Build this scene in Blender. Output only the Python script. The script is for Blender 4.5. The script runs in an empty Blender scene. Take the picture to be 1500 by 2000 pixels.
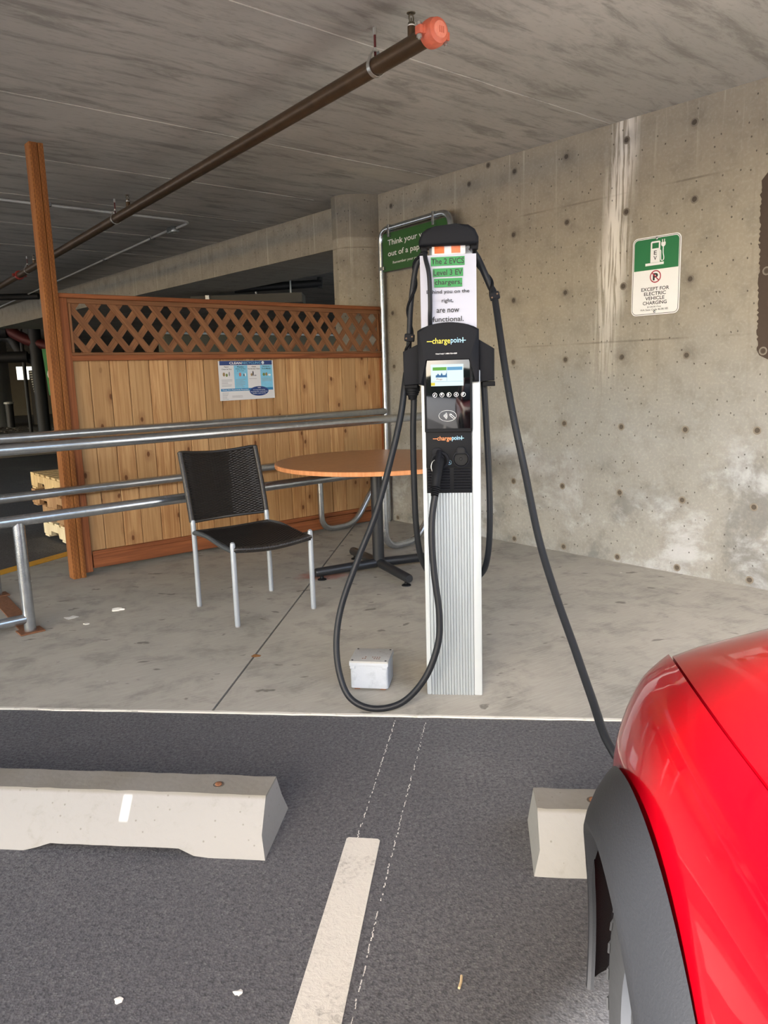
import bpy, bmesh, math, random
from mathutils import Vector, Matrix
random.seed(7)
C = bpy.context.scene.collection
SC = bpy.context.scene
PI = math.pi

# ------------------------------------------------------------------ camera
cam_d = bpy.data.cameras.new('camera'); cam = bpy.data.objects.new('camera', cam_d); C.objects.link(cam)
cam_d.sensor_fit = 'HORIZONTAL'; cam_d.sensor_width = 36.0; cam_d.lens = 36.0
cam_d.clip_start = 0.02; cam_d.clip_end = 500
PITCH, ROLL = math.radians(10.2), math.radians(1.70)
w0 = Vector((0, math.cos(PITCH), -math.sin(PITCH))); u0 = Vector((0, math.sin(PITCH), math.cos(PITCH))); r0 = Vector((1, 0, 0))
Rv = r0*math.cos(ROLL) - u0*math.sin(ROLL); Uv = r0*math.sin(ROLL) + u0*math.cos(ROLL)
m = Matrix((Rv, Uv, -w0)).transposed().to_4x4(); m.translation = (0, 0, 1.30)
cam.matrix_world = m
SC.camera = cam

# ------------------------------------------------------------------ sky, sun, exposure
wd = bpy.data.worlds.new('sky'); SC.world = wd; wd.use_nodes = True
wn = wd.node_tree; bg = wn.nodes['Background']
sky = wn.nodes.new('ShaderNodeTexSky'); sky.sky_type = 'NISHITA'; sky.sun_disc = False
sky.sun_elevation = math.radians(31); sky.sun_rotation = math.radians(200); sky.dust_density = 1.8; sky.air_density = 1.0; sky.ozone_density = 0.5
wn.links.new(sky.outputs[0], bg.inputs['Color']); bg.inputs['Strength'].default_value = 0.34
sun_d = bpy.data.lights.new('sun', 'SUN'); sun_d.energy = 9.0; sun_d.angle = math.radians(2.2); sun_d.color = (1.0, 0.975, 0.95)
sun = bpy.data.objects.new('sun', sun_d); C.objects.link(sun)
sun.rotation_euler = Vector((-0.947, -1.357, 1.0)).to_track_quat('Z', 'Y').to_euler(); sun.location = (-6, -11, 10)
SC.view_settings.view_transform = 'Standard'; SC.view_settings.look = 'None'
SC.view_settings.gamma = 1.0; SC.view_settings.use_curve_mapping = False
SC.view_settings.exposure = 1.68
SC.cycles.max_bounces = 10; SC.cycles.diffuse_bounces = 7; SC.cycles.use_denoising = True
SC.cycles.sample_clamp_indirect = 6.0; SC.cycles.caustics_reflective = False; SC.cycles.caustics_refractive = True

# ------------------------------------------------------------------ frames of the place
D = Vector((0.648, -0.762, 0)); E = Vector((0.762, 0.648, 0))            # along the wall, along the fence
WALL0 = Vector((0.0264, 6.8408, 0)); A_D = math.atan2(D.y, D.x); A_E = math.atan2(E.y, E.x)
EX = Vector((0.9934, -0.115, 0)); EY = Vector((0.115, 0.9934, 0)); A_X = math.atan2(EX.y, EX.x)   # the parking stall
def wl(t, s=0, z=0): return WALL0 + D*t + E*s + Vector((0, 0, z))
def st(u, v, z=0): return EX*u + EY*v + Vector((0, 0, z))
CEIL = 2.787

# ------------------------------------------------------------------ node helpers
class S:
    """a socket with arithmetic"""
    def __init__(s, nt, k): s.nt, s.k = nt, k
    def op(s, o, b=None, c=None):
        n = s.nt.nodes.new('ShaderNodeMath'); n.operation = o
        for i, x in enumerate((s, b, c)):
            if x is None: continue
            if isinstance(x, S): s.nt.links.new(x.k, n.inputs[i])
            else: n.inputs[i].default_value = x
        return S(s.nt, n.outputs[0])
    def __add__(a, b): return a.op('ADD', b)
    def __sub__(a, b): return a.op('SUBTRACT', b)
    def __mul__(a, b): return a.op('MULTIPLY', b)
    def inv(a): return (a*-1.0) + 1.0
    def abs(a): return a.op('ABSOLUTE')
    def fract(a): return a.op('FRACT')
    def floor(a): return a.op('FLOOR')
    def max(a, b): return a.op('MAXIMUM', b)
    def min(a, b): return a.op('MINIMUM', b)
    def step(a, lo, hi):
        n = a.nt.nodes.new('ShaderNodeMapRange'); n.interpolation_type = 'SMOOTHSTEP'
        a.nt.links.new(a.k, n.inputs[0])
        inv = lo > hi
        n.inputs[1].default_value, n.inputs[2].default_value = (hi, lo) if inv else (lo, hi)
        n.inputs[3].default_value, n.inputs[4].default_value = (1, 0) if inv else (0, 1)
        return S(a.nt, n.outputs[0])
class Mat:
    def __init__(s, name, rough=0.8, metal=0.0, spec=0.5):
        s.m = bpy.data.materials.new(name); s.m.use_nodes = True; s.nt = s.m.node_tree
        s.p = s.nt.nodes['Principled BSDF']
        s.p.inputs['Roughness'].default_value = rough; s.p.inputs['Metallic'].default_value = metal
        s.p.inputs['Specular IOR Level'].default_value = spec
        tc = s.nt.nodes.new('ShaderNodeTexCoord'); s.vec = tc.outputs['Object']; s.gen = tc.outputs['Generated']
        sx = s.nt.nodes.new('ShaderNodeSeparateXYZ'); s.nt.links.new(s.vec, sx.inputs[0])
        s.x, s.y, s.z = (S(s.nt, o) for o in sx.outputs)
    def rand(s):
        n = s.nt.nodes.new('ShaderNodeObjectInfo'); return S(s.nt, n.outputs['Random'])
    def v3(s, x, y, z):
        n = s.nt.nodes.new('ShaderNodeCombineXYZ')
        for i, a in enumerate((x, y, z)):
            if isinstance(a, S): s.nt.links.new(a.k, n.inputs[i])
            else: n.inputs[i].default_value = a
        return n.outputs[0]
    def noise(s, scale, detail=4, rough=0.55, vec=None, dist=0.0):
        n = s.nt.nodes.new('ShaderNodeTexNoise'); s.nt.links.new(vec or s.vec, n.inputs['Vector'])
        n.inputs['Scale'].default_value = scale; n.inputs['Detail'].default_value = detail
        n.inputs['Roughness'].default_value = rough; n.inputs['Distortion'].default_value = dist
        return S(s.nt, n.outputs[0])
    def vor(s, scale, vec=None, out='Distance', rnd=1.0, dim='3D'):
        n = s.nt.nodes.new('ShaderNodeTexVoronoi'); n.voronoi_dimensions = dim; s.nt.links.new(vec or s.vec, n.inputs['Vector'])
        n.inputs['Scale'].default_value = scale; n.inputs['Randomness'].default_value = rnd
        return S(s.nt, n.outputs[out])
    def mix(s, f, a, b):
        n = s.nt.nodes.new('ShaderNodeMix'); n.data_type = 'RGBA'
        if isinstance(f, S): s.nt.links.new(f.k, n.inputs[0])
        else: n.inputs[0].default_value = f
        for i, c in ((6, a), (7, b)):
            if isinstance(c, tuple): n.inputs[i].default_value = (*c, 1)
            else: s.nt.links.new(c, n.inputs[i])
        return n.outputs[2]
    def color(s, c):
        if isinstance(c, tuple): s.p.inputs['Base Color'].default_value = (*c, 1)
        else: s.nt.links.new(c, s.p.inputs['Base Color'])
        return s
    def rough(s, r): s.nt.links.new(r.k, s.p.inputs['Roughness']); return s
    def bump(s, h, strength=0.3, dist=0.01):
        n = s.nt.nodes.new('ShaderNodeBump'); n.inputs['Strength'].default_value = strength; n.inputs['Distance'].default_value = dist
        s.nt.links.new(h.k, n.inputs['Height']); s.nt.links.new(n.outputs[0], s.p.inputs['Normal']); return s
def srgb(r, g, b):
    f = lambda c: (c/255/12.92) if c/255 <= 0.04045 else ((c/255+0.055)/1.055)**2.4
    return (f(r), f(g), f(b))
def plain(name, c, rough=0.6, metal=0.0, var=0.12, scale=30, bump=0.0, spec=0.5):
    a = Mat(name, rough, metal, spec); n = a.noise(scale, 4)
    a.color(a.mix(n, tuple(x*(1-var) for x in c), tuple(min(1, x*(1+var)) for x in c)))
    if bump: a.bump(n, bump, 0.004)
    return a.m

# ------------------------------------------------------------------ mesh helpers
def nb(): return bmesh.new()
def box(bm, x0, x1, y0, y1, z0, z1, bev=0.0, seg=2):
    vs = [bm.verts.new((x, y, z)) for x in (x0, x1) for y in (y0, y1) for z in (z0, z1)]
    fs = [bm.faces.new([vs[i] for i in q]) for q in ((0,1,3,2),(4,6,7,5),(0,4,5,1),(2,3,7,6),(0,2,6,4),(1,5,7,3))]
    if bev:
        es = list({e for f in fs for e in f.edges})
        bmesh.ops.bevel(bm, geom=es, offset=bev, segments=seg, affect='EDGES', profile=0.6)
def prism(bm, pts, axis, a0, a1, bev=0.0, seg=2):
    def P(p, a): return {'x': (a, p[0], p[1]), 'y': (p[0], a, p[1]), 'z': (p[0], p[1], a)}[axis]
    lo = [bm.verts.new(P(p, a0)) for p in pts]; hi = [bm.verts.new(P(p, a1)) for p in pts]
    n = len(pts); fs = [bm.faces.new(lo), bm.faces.new(hi[::-1])]
    for i in range(n): fs.append(bm.faces.new((lo[i], hi[i], hi[(i+1) % n], lo[(i+1) % n])))
    if bev:
        es = list({e for f in fs[:2] for e in f.edges})
        bmesh.ops.bevel(bm, geom=es, offset=bev, segments=seg, affect='EDGES', profile=0.6)
def disc_pts(cx, cy, r, n=20, a0=0, a1=2*PI, rx=None):
    return [(cx + (rx or r)*math.cos(a0+(a1-a0)*i/n), cy + r*math.sin(a0+(a1-a0)*i/n)) for i in range(n if abs(a1-a0-2*PI) < 1e-6 else n+1)]
def rrect(x0, x1, y0, y1, r, n=5):
    out = []
    for cx, cy, a in ((x1-r, y1-r, 0), (x0+r, y1-r, PI/2), (x0+r, y0+r, PI), (x1-r, y0+r, 1.5*PI)):
        out += [(cx+r*math.cos(a+PI/2*i/n), cy+r*math.sin(a+PI/2*i/n)) for i in range(n+1)]
    return out
def catmull(pts, k=6, closed=False):
    P = [Vector(p) for p in pts]; out = []
    for i in range(len(P)-1):
        a, b, c, d = P[max(i-1, 0)], P[i], P[i+1], P[min(i+2, len(P)-1)]
        for j in range(k):
            t = j/k
            out.append(0.5*((2*b)+(c-a)*t+(2*a-5*b+4*c-d)*t*t+(3*b-a-3*c+d)*t**3))
    out.append(P[-1]); return out
def tube(bm, pts, r, seg=12, caps=True):
    P = [Vector(p) for p in pts]; R = r if callable(r) else (lambda i: r)
    t0 = (P[1]-P[0]).normalized(); n = t0.orthogonal().normalized(); rings = []
    for i, p in enumerate(P):
        t = (P[min(i+1, len(P)-1)]-P[max(i-1, 0)])
        t = t.normalized() if t.length > 1e-9 else t0
        q = t0.rotation_difference(t); n = (q @ n); n = (n - t*n.dot(t)).normalized(); t0 = t
        b = t.cross(n)
        rings.append([bm.verts.new(p + (n*math.cos(2*PI*k/seg)+b*math.sin(2*PI*k/seg))*R(i)) for k in range(seg)])
    for a, b in zip(rings, rings[1:]):
        for k in range(seg): bm.faces.new((a[k], a[(k+1) % seg], b[(k+1) % seg], b[k]))
    if caps: bm.faces.new(rings[0][::-1]); bm.faces.new(rings[-1])
def bend(pts, rad, k=6):
    """polyline with rounded corners"""
    P = [Vector(p) for p in pts]; out = [P[0]]
    for i in range(1, len(P)-1):
        a, b, c = P[i-1], P[i], P[i+1]; u = (a-b).normalized(); w = (c-b).normalized()
        r = min(rad, (a-b).length*0.49, (c-b).length*0.49)
        for j in range(k+1):
            t = j/k; out.append((b+u*r)*(1-t)**2 + b*2*t*(1-t) + (b+w*r)*t*t)
    out.append(P[-1]); return out
def lathe(bm, prof, seg=24, axis='z', c=(0, 0, 0), close=False):
    c = Vector(c); rings = []
    for r, h in prof:
        ring = []
        for k in range(seg):
            a = 2*PI*k/seg; x, y = r*math.cos(a), r*math.sin(a)
            ring.append(bm.verts.new(c+Vector({'z': (x, y, h), 'y': (x, h, y), 'x': (h, x, y)}[axis])))
        rings.append(ring)
    pairs = list(zip(rings, rings[1:])) + ([(rings[-1], rings[0])] if close else [])
    for a, b in pairs:
        for k in range(seg): bm.faces.new((a[k], a[(k+1) % seg], b[(k+1) % seg], b[k]))
    if not close:
        for q in (rings[0], rings[-1]): bm.faces.new(q)
def finish(name, bm, mat, parent=None, loc=None, rotz=0, smooth=True, angle=35):
    bmesh.ops.remove_doubles(bm, verts=bm.verts, dist=1e-6)
    bmesh.ops.recalc_face_normals(bm, faces=bm.faces)
    me = bpy.data.meshes.new(name); bm.to_mesh(me); bm.free()
    if smooth and me.polygons:
        me.polygons.foreach_set('use_smooth', [True]*len(me.polygons)); me.set_sharp_from_angle(angle=math.radians(angle))
    for q in (mat if isinstance(mat, (list, tuple)) else [mat]): me.materials.append(q)
    o = bpy.data.objects.new(name, me); C.objects.link(o)
    if parent: o.parent = parent
    if loc is not None: o.location = loc
    o.rotation_euler = (0, 0, rotz)
    return o
def tag(o, label, cat, group=None, kind=None):
    o['label'] = label; o['category'] = cat
    if group: o['group'] = group
    if kind: o['kind'] = kind
    return o
def thing(name, label, cat, loc=(0, 0, 0), rotz=0, group=None):
    o = bpy.data.objects.new(name, None); C.objects.link(o); o.empty_display_size = 0.1
    o.location = loc; o.rotation_euler = (0, 0, rotz)
    return tag(o, label, cat, group)
def struct(o): o['kind'] = 'structure'; return o
def stuff(o): o['kind'] = 'stuff'; return o
def shared(name, src, parent=None, loc=(0, 0, 0), rot=(0, 0, 0)):
    o = bpy.data.objects.new(name, src.data); C.objects.link(o); o.parent = parent; o.location = loc; o.rotation_euler = rot; return o
def dup(root, loc, rotz, label=None):
    def cp(o, par):
        c = o.copy(); C.objects.link(c); c.parent = par
        for k in o.children: cp(k, c)
        return c
    r = cp(root, None); r.location = loc; r.rotation_euler = (0, 0, rotz)
    if label: r['label'] = label
    return r
def text_mesh(body, bold=0.0):
    cu = bpy.data.curves.new('t', 'FONT'); cu.body = body; cu.align_x = 'CENTER'; cu.size = 1.0; cu.offset = bold; cu.resolution_u = 3
    o = bpy.data.objects.new('t', cu); C.objects.link(o)
    dg = bpy.context.evaluated_depsgraph_get(); me = bpy.data.meshes.new_from_object(o.evaluated_get(dg))
    bpy.data.objects.remove(o); bpy.data.curves.remove(cu); return me
def lettering(body, mat, parent, cx, cz, width, height, y, bold=0.0, name='lettering', flat=False, slant=0.0):
    """text standing in the parent's xz plane and facing -y (or lying flat), fitted to width x height"""
    me = text_mesh(body, bold); xs = [v.co.x for v in me.vertices]; ys = [v.co.y for v in me.vertices]
    sx = width/(max(xs)-min(xs)); sy = height/(max(ys)-min(ys)); mx = (max(xs)+min(xs))/2; my = (max(ys)+min(ys))/2
    for v in me.vertices:
        a, b = (v.co.x-mx)*sx, (v.co.y-my)*sy; a += b*slant
        v.co = (cx+a, cz+b, y) if flat else (cx+a, y, cz+b)
    me.materials.append(mat); me.name = name
    o = bpy.data.objects.new(name, me); C.objects.link(o); o.parent = parent; return o
def plate(name, pts, y0, y1, mat, parent, bev=0.0):
    bm = nb(); prism(bm, pts, 'y', y0, y1, bev); return finish(name, bm, mat, parent)
def rect(x0, x1, z0, z1): return [(x0, z0), (x1, z0), (x1, z1), (x0, z1)]

# ------------------------------------------------------------------ materials
def concrete_wall(name='wall_concrete', band=False):
    a = Mat(name, 0.88, spec=0.3)
    big = a.noise(1.3, 5, 0.6); mid = a.noise(6, 5, 0.65); fine = a.noise(55, 4, 0.6)
    warm = (a.z + (big-0.5)*1.1).step(0.9, 1.8)
    c = a.mix(warm, srgb(146, 145, 141), srgb(157, 149, 134))
    c = a.mix((mid.step(0.42, 0.72)*0.40), c, srgb(114, 110, 102))
    c = a.mix((fine.step(0.45, 0.75)*0.25), c, srgb(192, 187, 176))
    # grey damp and white salts low on the wall
    low = (a.z + (a.noise(1.7, 4, 0.6)-0.5)*1.7 - (a.x-2.5).step(0.0, 2.0)*0.25)
    c = a.mix((low.step(1.05, 0.15)*a.noise(2.6, 6, 0.68).step(0.46, 0.62))*0.62, c, srgb(104, 105, 104))
    salt = a.noise(2.3, 7, 0.70, a.v3(a.x+7.0, a.y, a.z*1.2), 0.3)
    c = a.mix((low.step(1.15, 0.30)*salt.step(0.48, 0.66))*0.62, c, srgb(190, 194, 198))
    # run marks from the slab
    col = a.noise(1.0, 3, 0.6, a.v3(a.x*26.0, 0.0, a.z*0.7)); top = (a.z + (a.noise(2.0, 2, 0.5, a.v3(a.x*5.0, 0.0, 0.0))-0.5)*1.4).step(1.9, 2.75)
    c = a.mix((col.step(0.57, 0.72)*top)*0.55, c, srgb(205, 198, 182))
    col2 = a.noise(1.0, 3, 0.6, a.v3(a.x*14.0+9.0, 0.0, a.z*0.5))
    c = a.mix((col2.step(0.58, 0.72)*a.z.step(0.3, 2.2))*0.25, c, srgb(108, 100, 88))
    axis = a.x - (a.z*0.085 + 2.118)
    wob = axis + (a.noise(1.0, 3, 0.6, a.v3(a.x*9.0, 3.0, a.z*3.0))-0.5)*0.12
    drip = wob.abs().step(0.14, 0.02)*a.noise(1.0, 3, 0.6, a.v3(a.x*48.0, 1.0, a.z*2.5), 0.6).step(0.40, 0.54)*a.z.step(1.0, 2.1)
    c = a.mix(drip*0.95, c, srgb(232, 228, 219))
    # rings of dirt round the tie holes (spaced as the form ties are)
    gx = ((a.x - 1.485 + 0.2218)*2.254).fract() - 0.5; gz = ((a.z - 0.04 + 0.22)*2.273).fract() - 0.5
    d = ((gx*gx + gz*gz).op('SQRT')) + (mid-0.5)*0.12
    c = a.mix((d.step(0.19, 0.05)*mid.step(0.35, 0.6))*0.30, c, srgb(96, 90, 82))
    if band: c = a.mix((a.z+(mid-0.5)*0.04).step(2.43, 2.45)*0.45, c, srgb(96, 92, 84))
    # formwork lines, bug holes
    ln = (a.z-2.36).abs().min((a.z-1.46).abs()).step(0.008, 0.003)*big.step(0.45, 0.6)
    c = a.mix(ln*0.5, c, srgb(96, 90, 80))
    pv = a.v3(a.x+a.noise(20, 2)*0.02, a.z*0.75, 0.0); pit = a.vor(17, pv, dim='2D'); pm = a.vor(17, pv, 'Color', dim='2D')
    bug = pit.step(0.085, 0.05)*pm.step(0.60, 0.64)
    c = a.mix(bug*0.75, c, srgb(66, 60, 54))
    a.color(c); a.bump((fine*0.4 + mid*0.6) - bug*1.5, 0.35, 0.006)
    return a.m
def concrete_ceiling():
    a = Mat('ceiling_concrete', 0.9, spec=0.25)
    g = a.noise(1.0, 9, 0.72, a.v3(a.x*1.7, a.y*8.5, 0.0), 0.5); big = a.noise(0.8, 4, 0.6); f = a.noise(30, 4, 0.6, a.v3(a.x*0.5, a.y*1.6, 0.0))
    c = a.mix(big.step(0.3, 0.7), srgb(170, 167, 159), srgb(190, 186, 177))
    c = a.mix(g.step(0.46, 0.66)*0.62, c, srgb(118, 115, 108))
    c = a.mix(f.step(0.5, 0.75)*0.35, c, srgb(132, 127, 117))
    w = a.noise(4.0, 6, 0.7, a.v3(a.x*0.4, a.y*2.5, 4.0)).step(0.60, 0.74)
    c = a.mix(w*0.35, c, srgb(200, 194, 180))
    sp = a.vor(4.5, out='Color').step(0.90, 0.93)*a.vor(4.5).step(0.12, 0.05)
    c = a.mix(sp*0.8, c, srgb(214, 208, 196))
    # old efflorescence by the column
    px = (a.x+0.35)*0.8; py = (a.y+0.55)*2.6
    ef = ((px*px+py*py).op('SQRT') + (a.noise(3.0, 5, 0.7)-0.5)*0.7).step(0.5, 0.2)
    c = a.mix(ef*0.55, c, srgb(206, 200, 184))
    a.color(c); a.bump(g*0.5+f*0.5, 0.25, 0.006); return a.m
def concrete_floor():
    a = Mat('floor_concrete', 0.82, spec=0.35)
    big = a.noise(0.9, 5, 0.6); mid = a.noise(5, 6, 0.68, None, 0.3); br = a.noise(1.0, 3, 0.6, a.v3(a.x*7.0+a.y*6.0, a.y*95.0-a.x*60.0, 0.0))
    c = a.mix(big.step(0.3, 0.7), srgb(150, 146, 137), srgb(168, 163, 152))
    c = a.mix(mid.step(0.45, 0.70)*0.55, c, srgb(110, 107, 101))
    c = a.mix(br.step(0.4, 0.7)*0.22, c, srgb(192, 188, 176))
    sp = a.noise(9.0, 3, 0.5, a.v3(a.x*0.75, a.y*1.25, 0.0), 0.3).step(0.665, 0.71)
    c = a.mix(sp*0.6, c, srgb(70, 66, 60))
    d = a.vor(6.5, out='Color').step(0.80, 0.83)*(a.vor(6.5)+(a.noise(60, 2)-0.5)*0.08).step(0.085, 0.05)
    c = a.mix(d*0.8, c, srgb(226, 222, 212))
    rd = (((a.x+0.42)*3.5).op('POWER', 2.0)+((a.y-4.9)*6.0).op('POWER', 2.0)).op('SQRT')+(a.noise(14, 4)-0.5)*0.9
    c = a.mix(rd.step(0.75, 0.25)*0.5, c, srgb(160, 70, 62))
    a.color(c); a.bump(br*0.6+mid*0.4, 0.22, 0.004); return a.m
def asphalt(name, base, lo, hi, sc=1.0):
    a = Mat(name, 0.75, spec=0.4)
    v = a.vor(180*sc, out='Color'); d = a.vor(180*sc); big = a.noise(1.2, 5, 0.65); n = a.noise(85*sc, 6, 0.72)
    c = a.mix(n.step(0.33, 0.60), lo, base); c = a.mix(v.step(0.6, 0.95)*0.5, c, hi)
    wear = (big + (n-0.5)*0.7).step(0.5, 0.75)
    c = a.mix(wear*0.35, c, srgb(118, 117, 117))
    w = a.vor(7, out='Color').step(0.93, 0.95)*a.vor(7).step(0.06, 0.03)
    c = a.mix(w*0.8, c, srgb(215, 213, 208))
    a.color(c); a.bump(n*0.7+d*0.6, 0.45, 0.004); return a.m
def paint(name, c, dirt=(0.3, 0.28, 0.25), amt=0.5, sc=60, rough=0.7):
    a = Mat(name, rough); n = a.noise(sc, 5, 0.7, None, 0.5); b = a.noise(5, 4)
    a.color(a.mix((n*0.6+b*0.4).step(0.50, 0.72)*amt, c, dirt)); a.bump(n, 0.5, 0.004); return a.m
def wood(name, light, dark, knot=True, incised=False, var=0.35, rough=0.72):
    a = Mat(name, rough, spec=0.3); r = a.rand(); k = r*37.0
    g = a.noise(1.0, 5, 0.6, a.v3(a.x*42.0+k, a.y*42.0, a.z*1.6+k), 1.2); g2 = a.noise(1.0, 3, 0.6, a.v3(a.x*9.0+k, a.y*9.0, a.z*0.8+k), 0.8)
    c = a.mix(g.step(0.34, 0.66)*0.85, light, dark); c = a.mix(g2.step(0.42, 0.68)*0.45, c, dark)
    mr = (r*7.3).fract()
    c = a.mix(mr*var, c, tuple(x*0.62 for x in light))
    if knot:
        v = a.v3(a.x*8.0+k, a.z*4.6+k*1.7, 0.0); kd = a.vor(1.0, v, dim='2D') + (a.noise(30, 3)-0.5)*0.10; kc = a.vor(1.0, v, 'Color', dim='2D')
        kn = kd.step(0.11, 0.05)*kc.step(0.57, 0.60); c = a.mix(kn*0.85, c, srgb(74, 42, 22))
        c = a.mix((kd.step(0.36, 0.12)*kc.step(0.57, 0.60))*0.35, c, srgb(120, 70, 36))
    if incised:
        col = (a.x*95.0+a.y*95.0).floor(); rx = (a.x*95.0+a.y*95.0).fract(); rz = (a.z*32.0 + (col*0.37).fract()).fract()
        ms = (rx-0.5).abs().step(0.24, 0.12)*(rz-0.5).abs().step(0.34, 0.26)
        c = a.mix(ms*0.45, c, srgb(76, 46, 24)); a.color(c); a.bump(ms*-1.0+g*0.2, 0.4, 0.003)
    else:
        a.color(c); a.bump(g, 0.25, 0.003)
    return a.m
def galvanised():
    a = Mat('galvanised_steel', 0.36, 0.9); n = a.noise(24, 5, 0.65); v = a.vor(60, out='Color'); b = a.noise(90, 3)
    c = a.mix((n*0.5+v*0.3), srgb(158, 163, 168), srgb(208, 213, 218)); c = a.mix(n.step(0.64, 0.76)*0.35, c, srgb(92, 92, 92))
    a.color(c); a.rough((n*0.12)+0.19); a.bump(b, 0.08, 0.002); return a.m
def stop_concrete():
    a = Mat('wheel_stop_concrete', 0.85); n = a.noise(30, 5, 0.7, None, 0.4); b = a.noise(5, 5, 0.6); p = a.vor(45)
    c = a.mix((n*0.6+b*0.4).step(0.52, 0.74)*0.45, srgb(138, 137, 134), srgb(112, 109, 102))
    c = a.mix(a.z.step(0.132, 0.142)*(b*0.8+0.35), c, srgb(112, 107, 96))
    c = a.mix(p.step(0.16, 0.08)*a.vor(45, out='Color').step(0.62, 0.66)*0.6, c, srgb(96, 92, 84))
    w = (a.x+0.985).abs().step(0.016, 0.009)*a.z.step(0.075, 0.085)*(a.z.step(0.138, 0.128))
    c = a.mix(w*0.9, c, srgb(214, 214, 212))
    a.color(c); a.bump(n*0.6-p*0.4, 0.4, 0.004); return a.m
def car_paint():
    a = Mat('red_car_paint', 0.32); n = a.noise(400, 2)
    a.color(a.mix(n, (0.27, 0.0, 0.004), (0.30, 0.001, 0.006)))
    a.p.inputs['Coat Weight'].default_value = 0.7; a.p.inputs['Specular IOR Level'].default_value = 0.15; a.p.inputs['Coat Roughness'].default_value = 0.03; return a.m
def emit(name, c, s):
    a = Mat(name, 0.3, 0, 0.1); a.color((0.01, 0.01, 0.01)); a.p.inputs['Emission Color'].default_value = (*c, 1); a.p.inputs['Emission Strength'].default_value = s; return a.m
def glass(name, tint=(1, 1, 1), rough=0.02):
    a = Mat(name, rough); a.color(tint); a.p.inputs['Transmission Weight'].default_value = 1.0; a.p.inputs['IOR'].default_value = 1.3; return a.m

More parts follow.
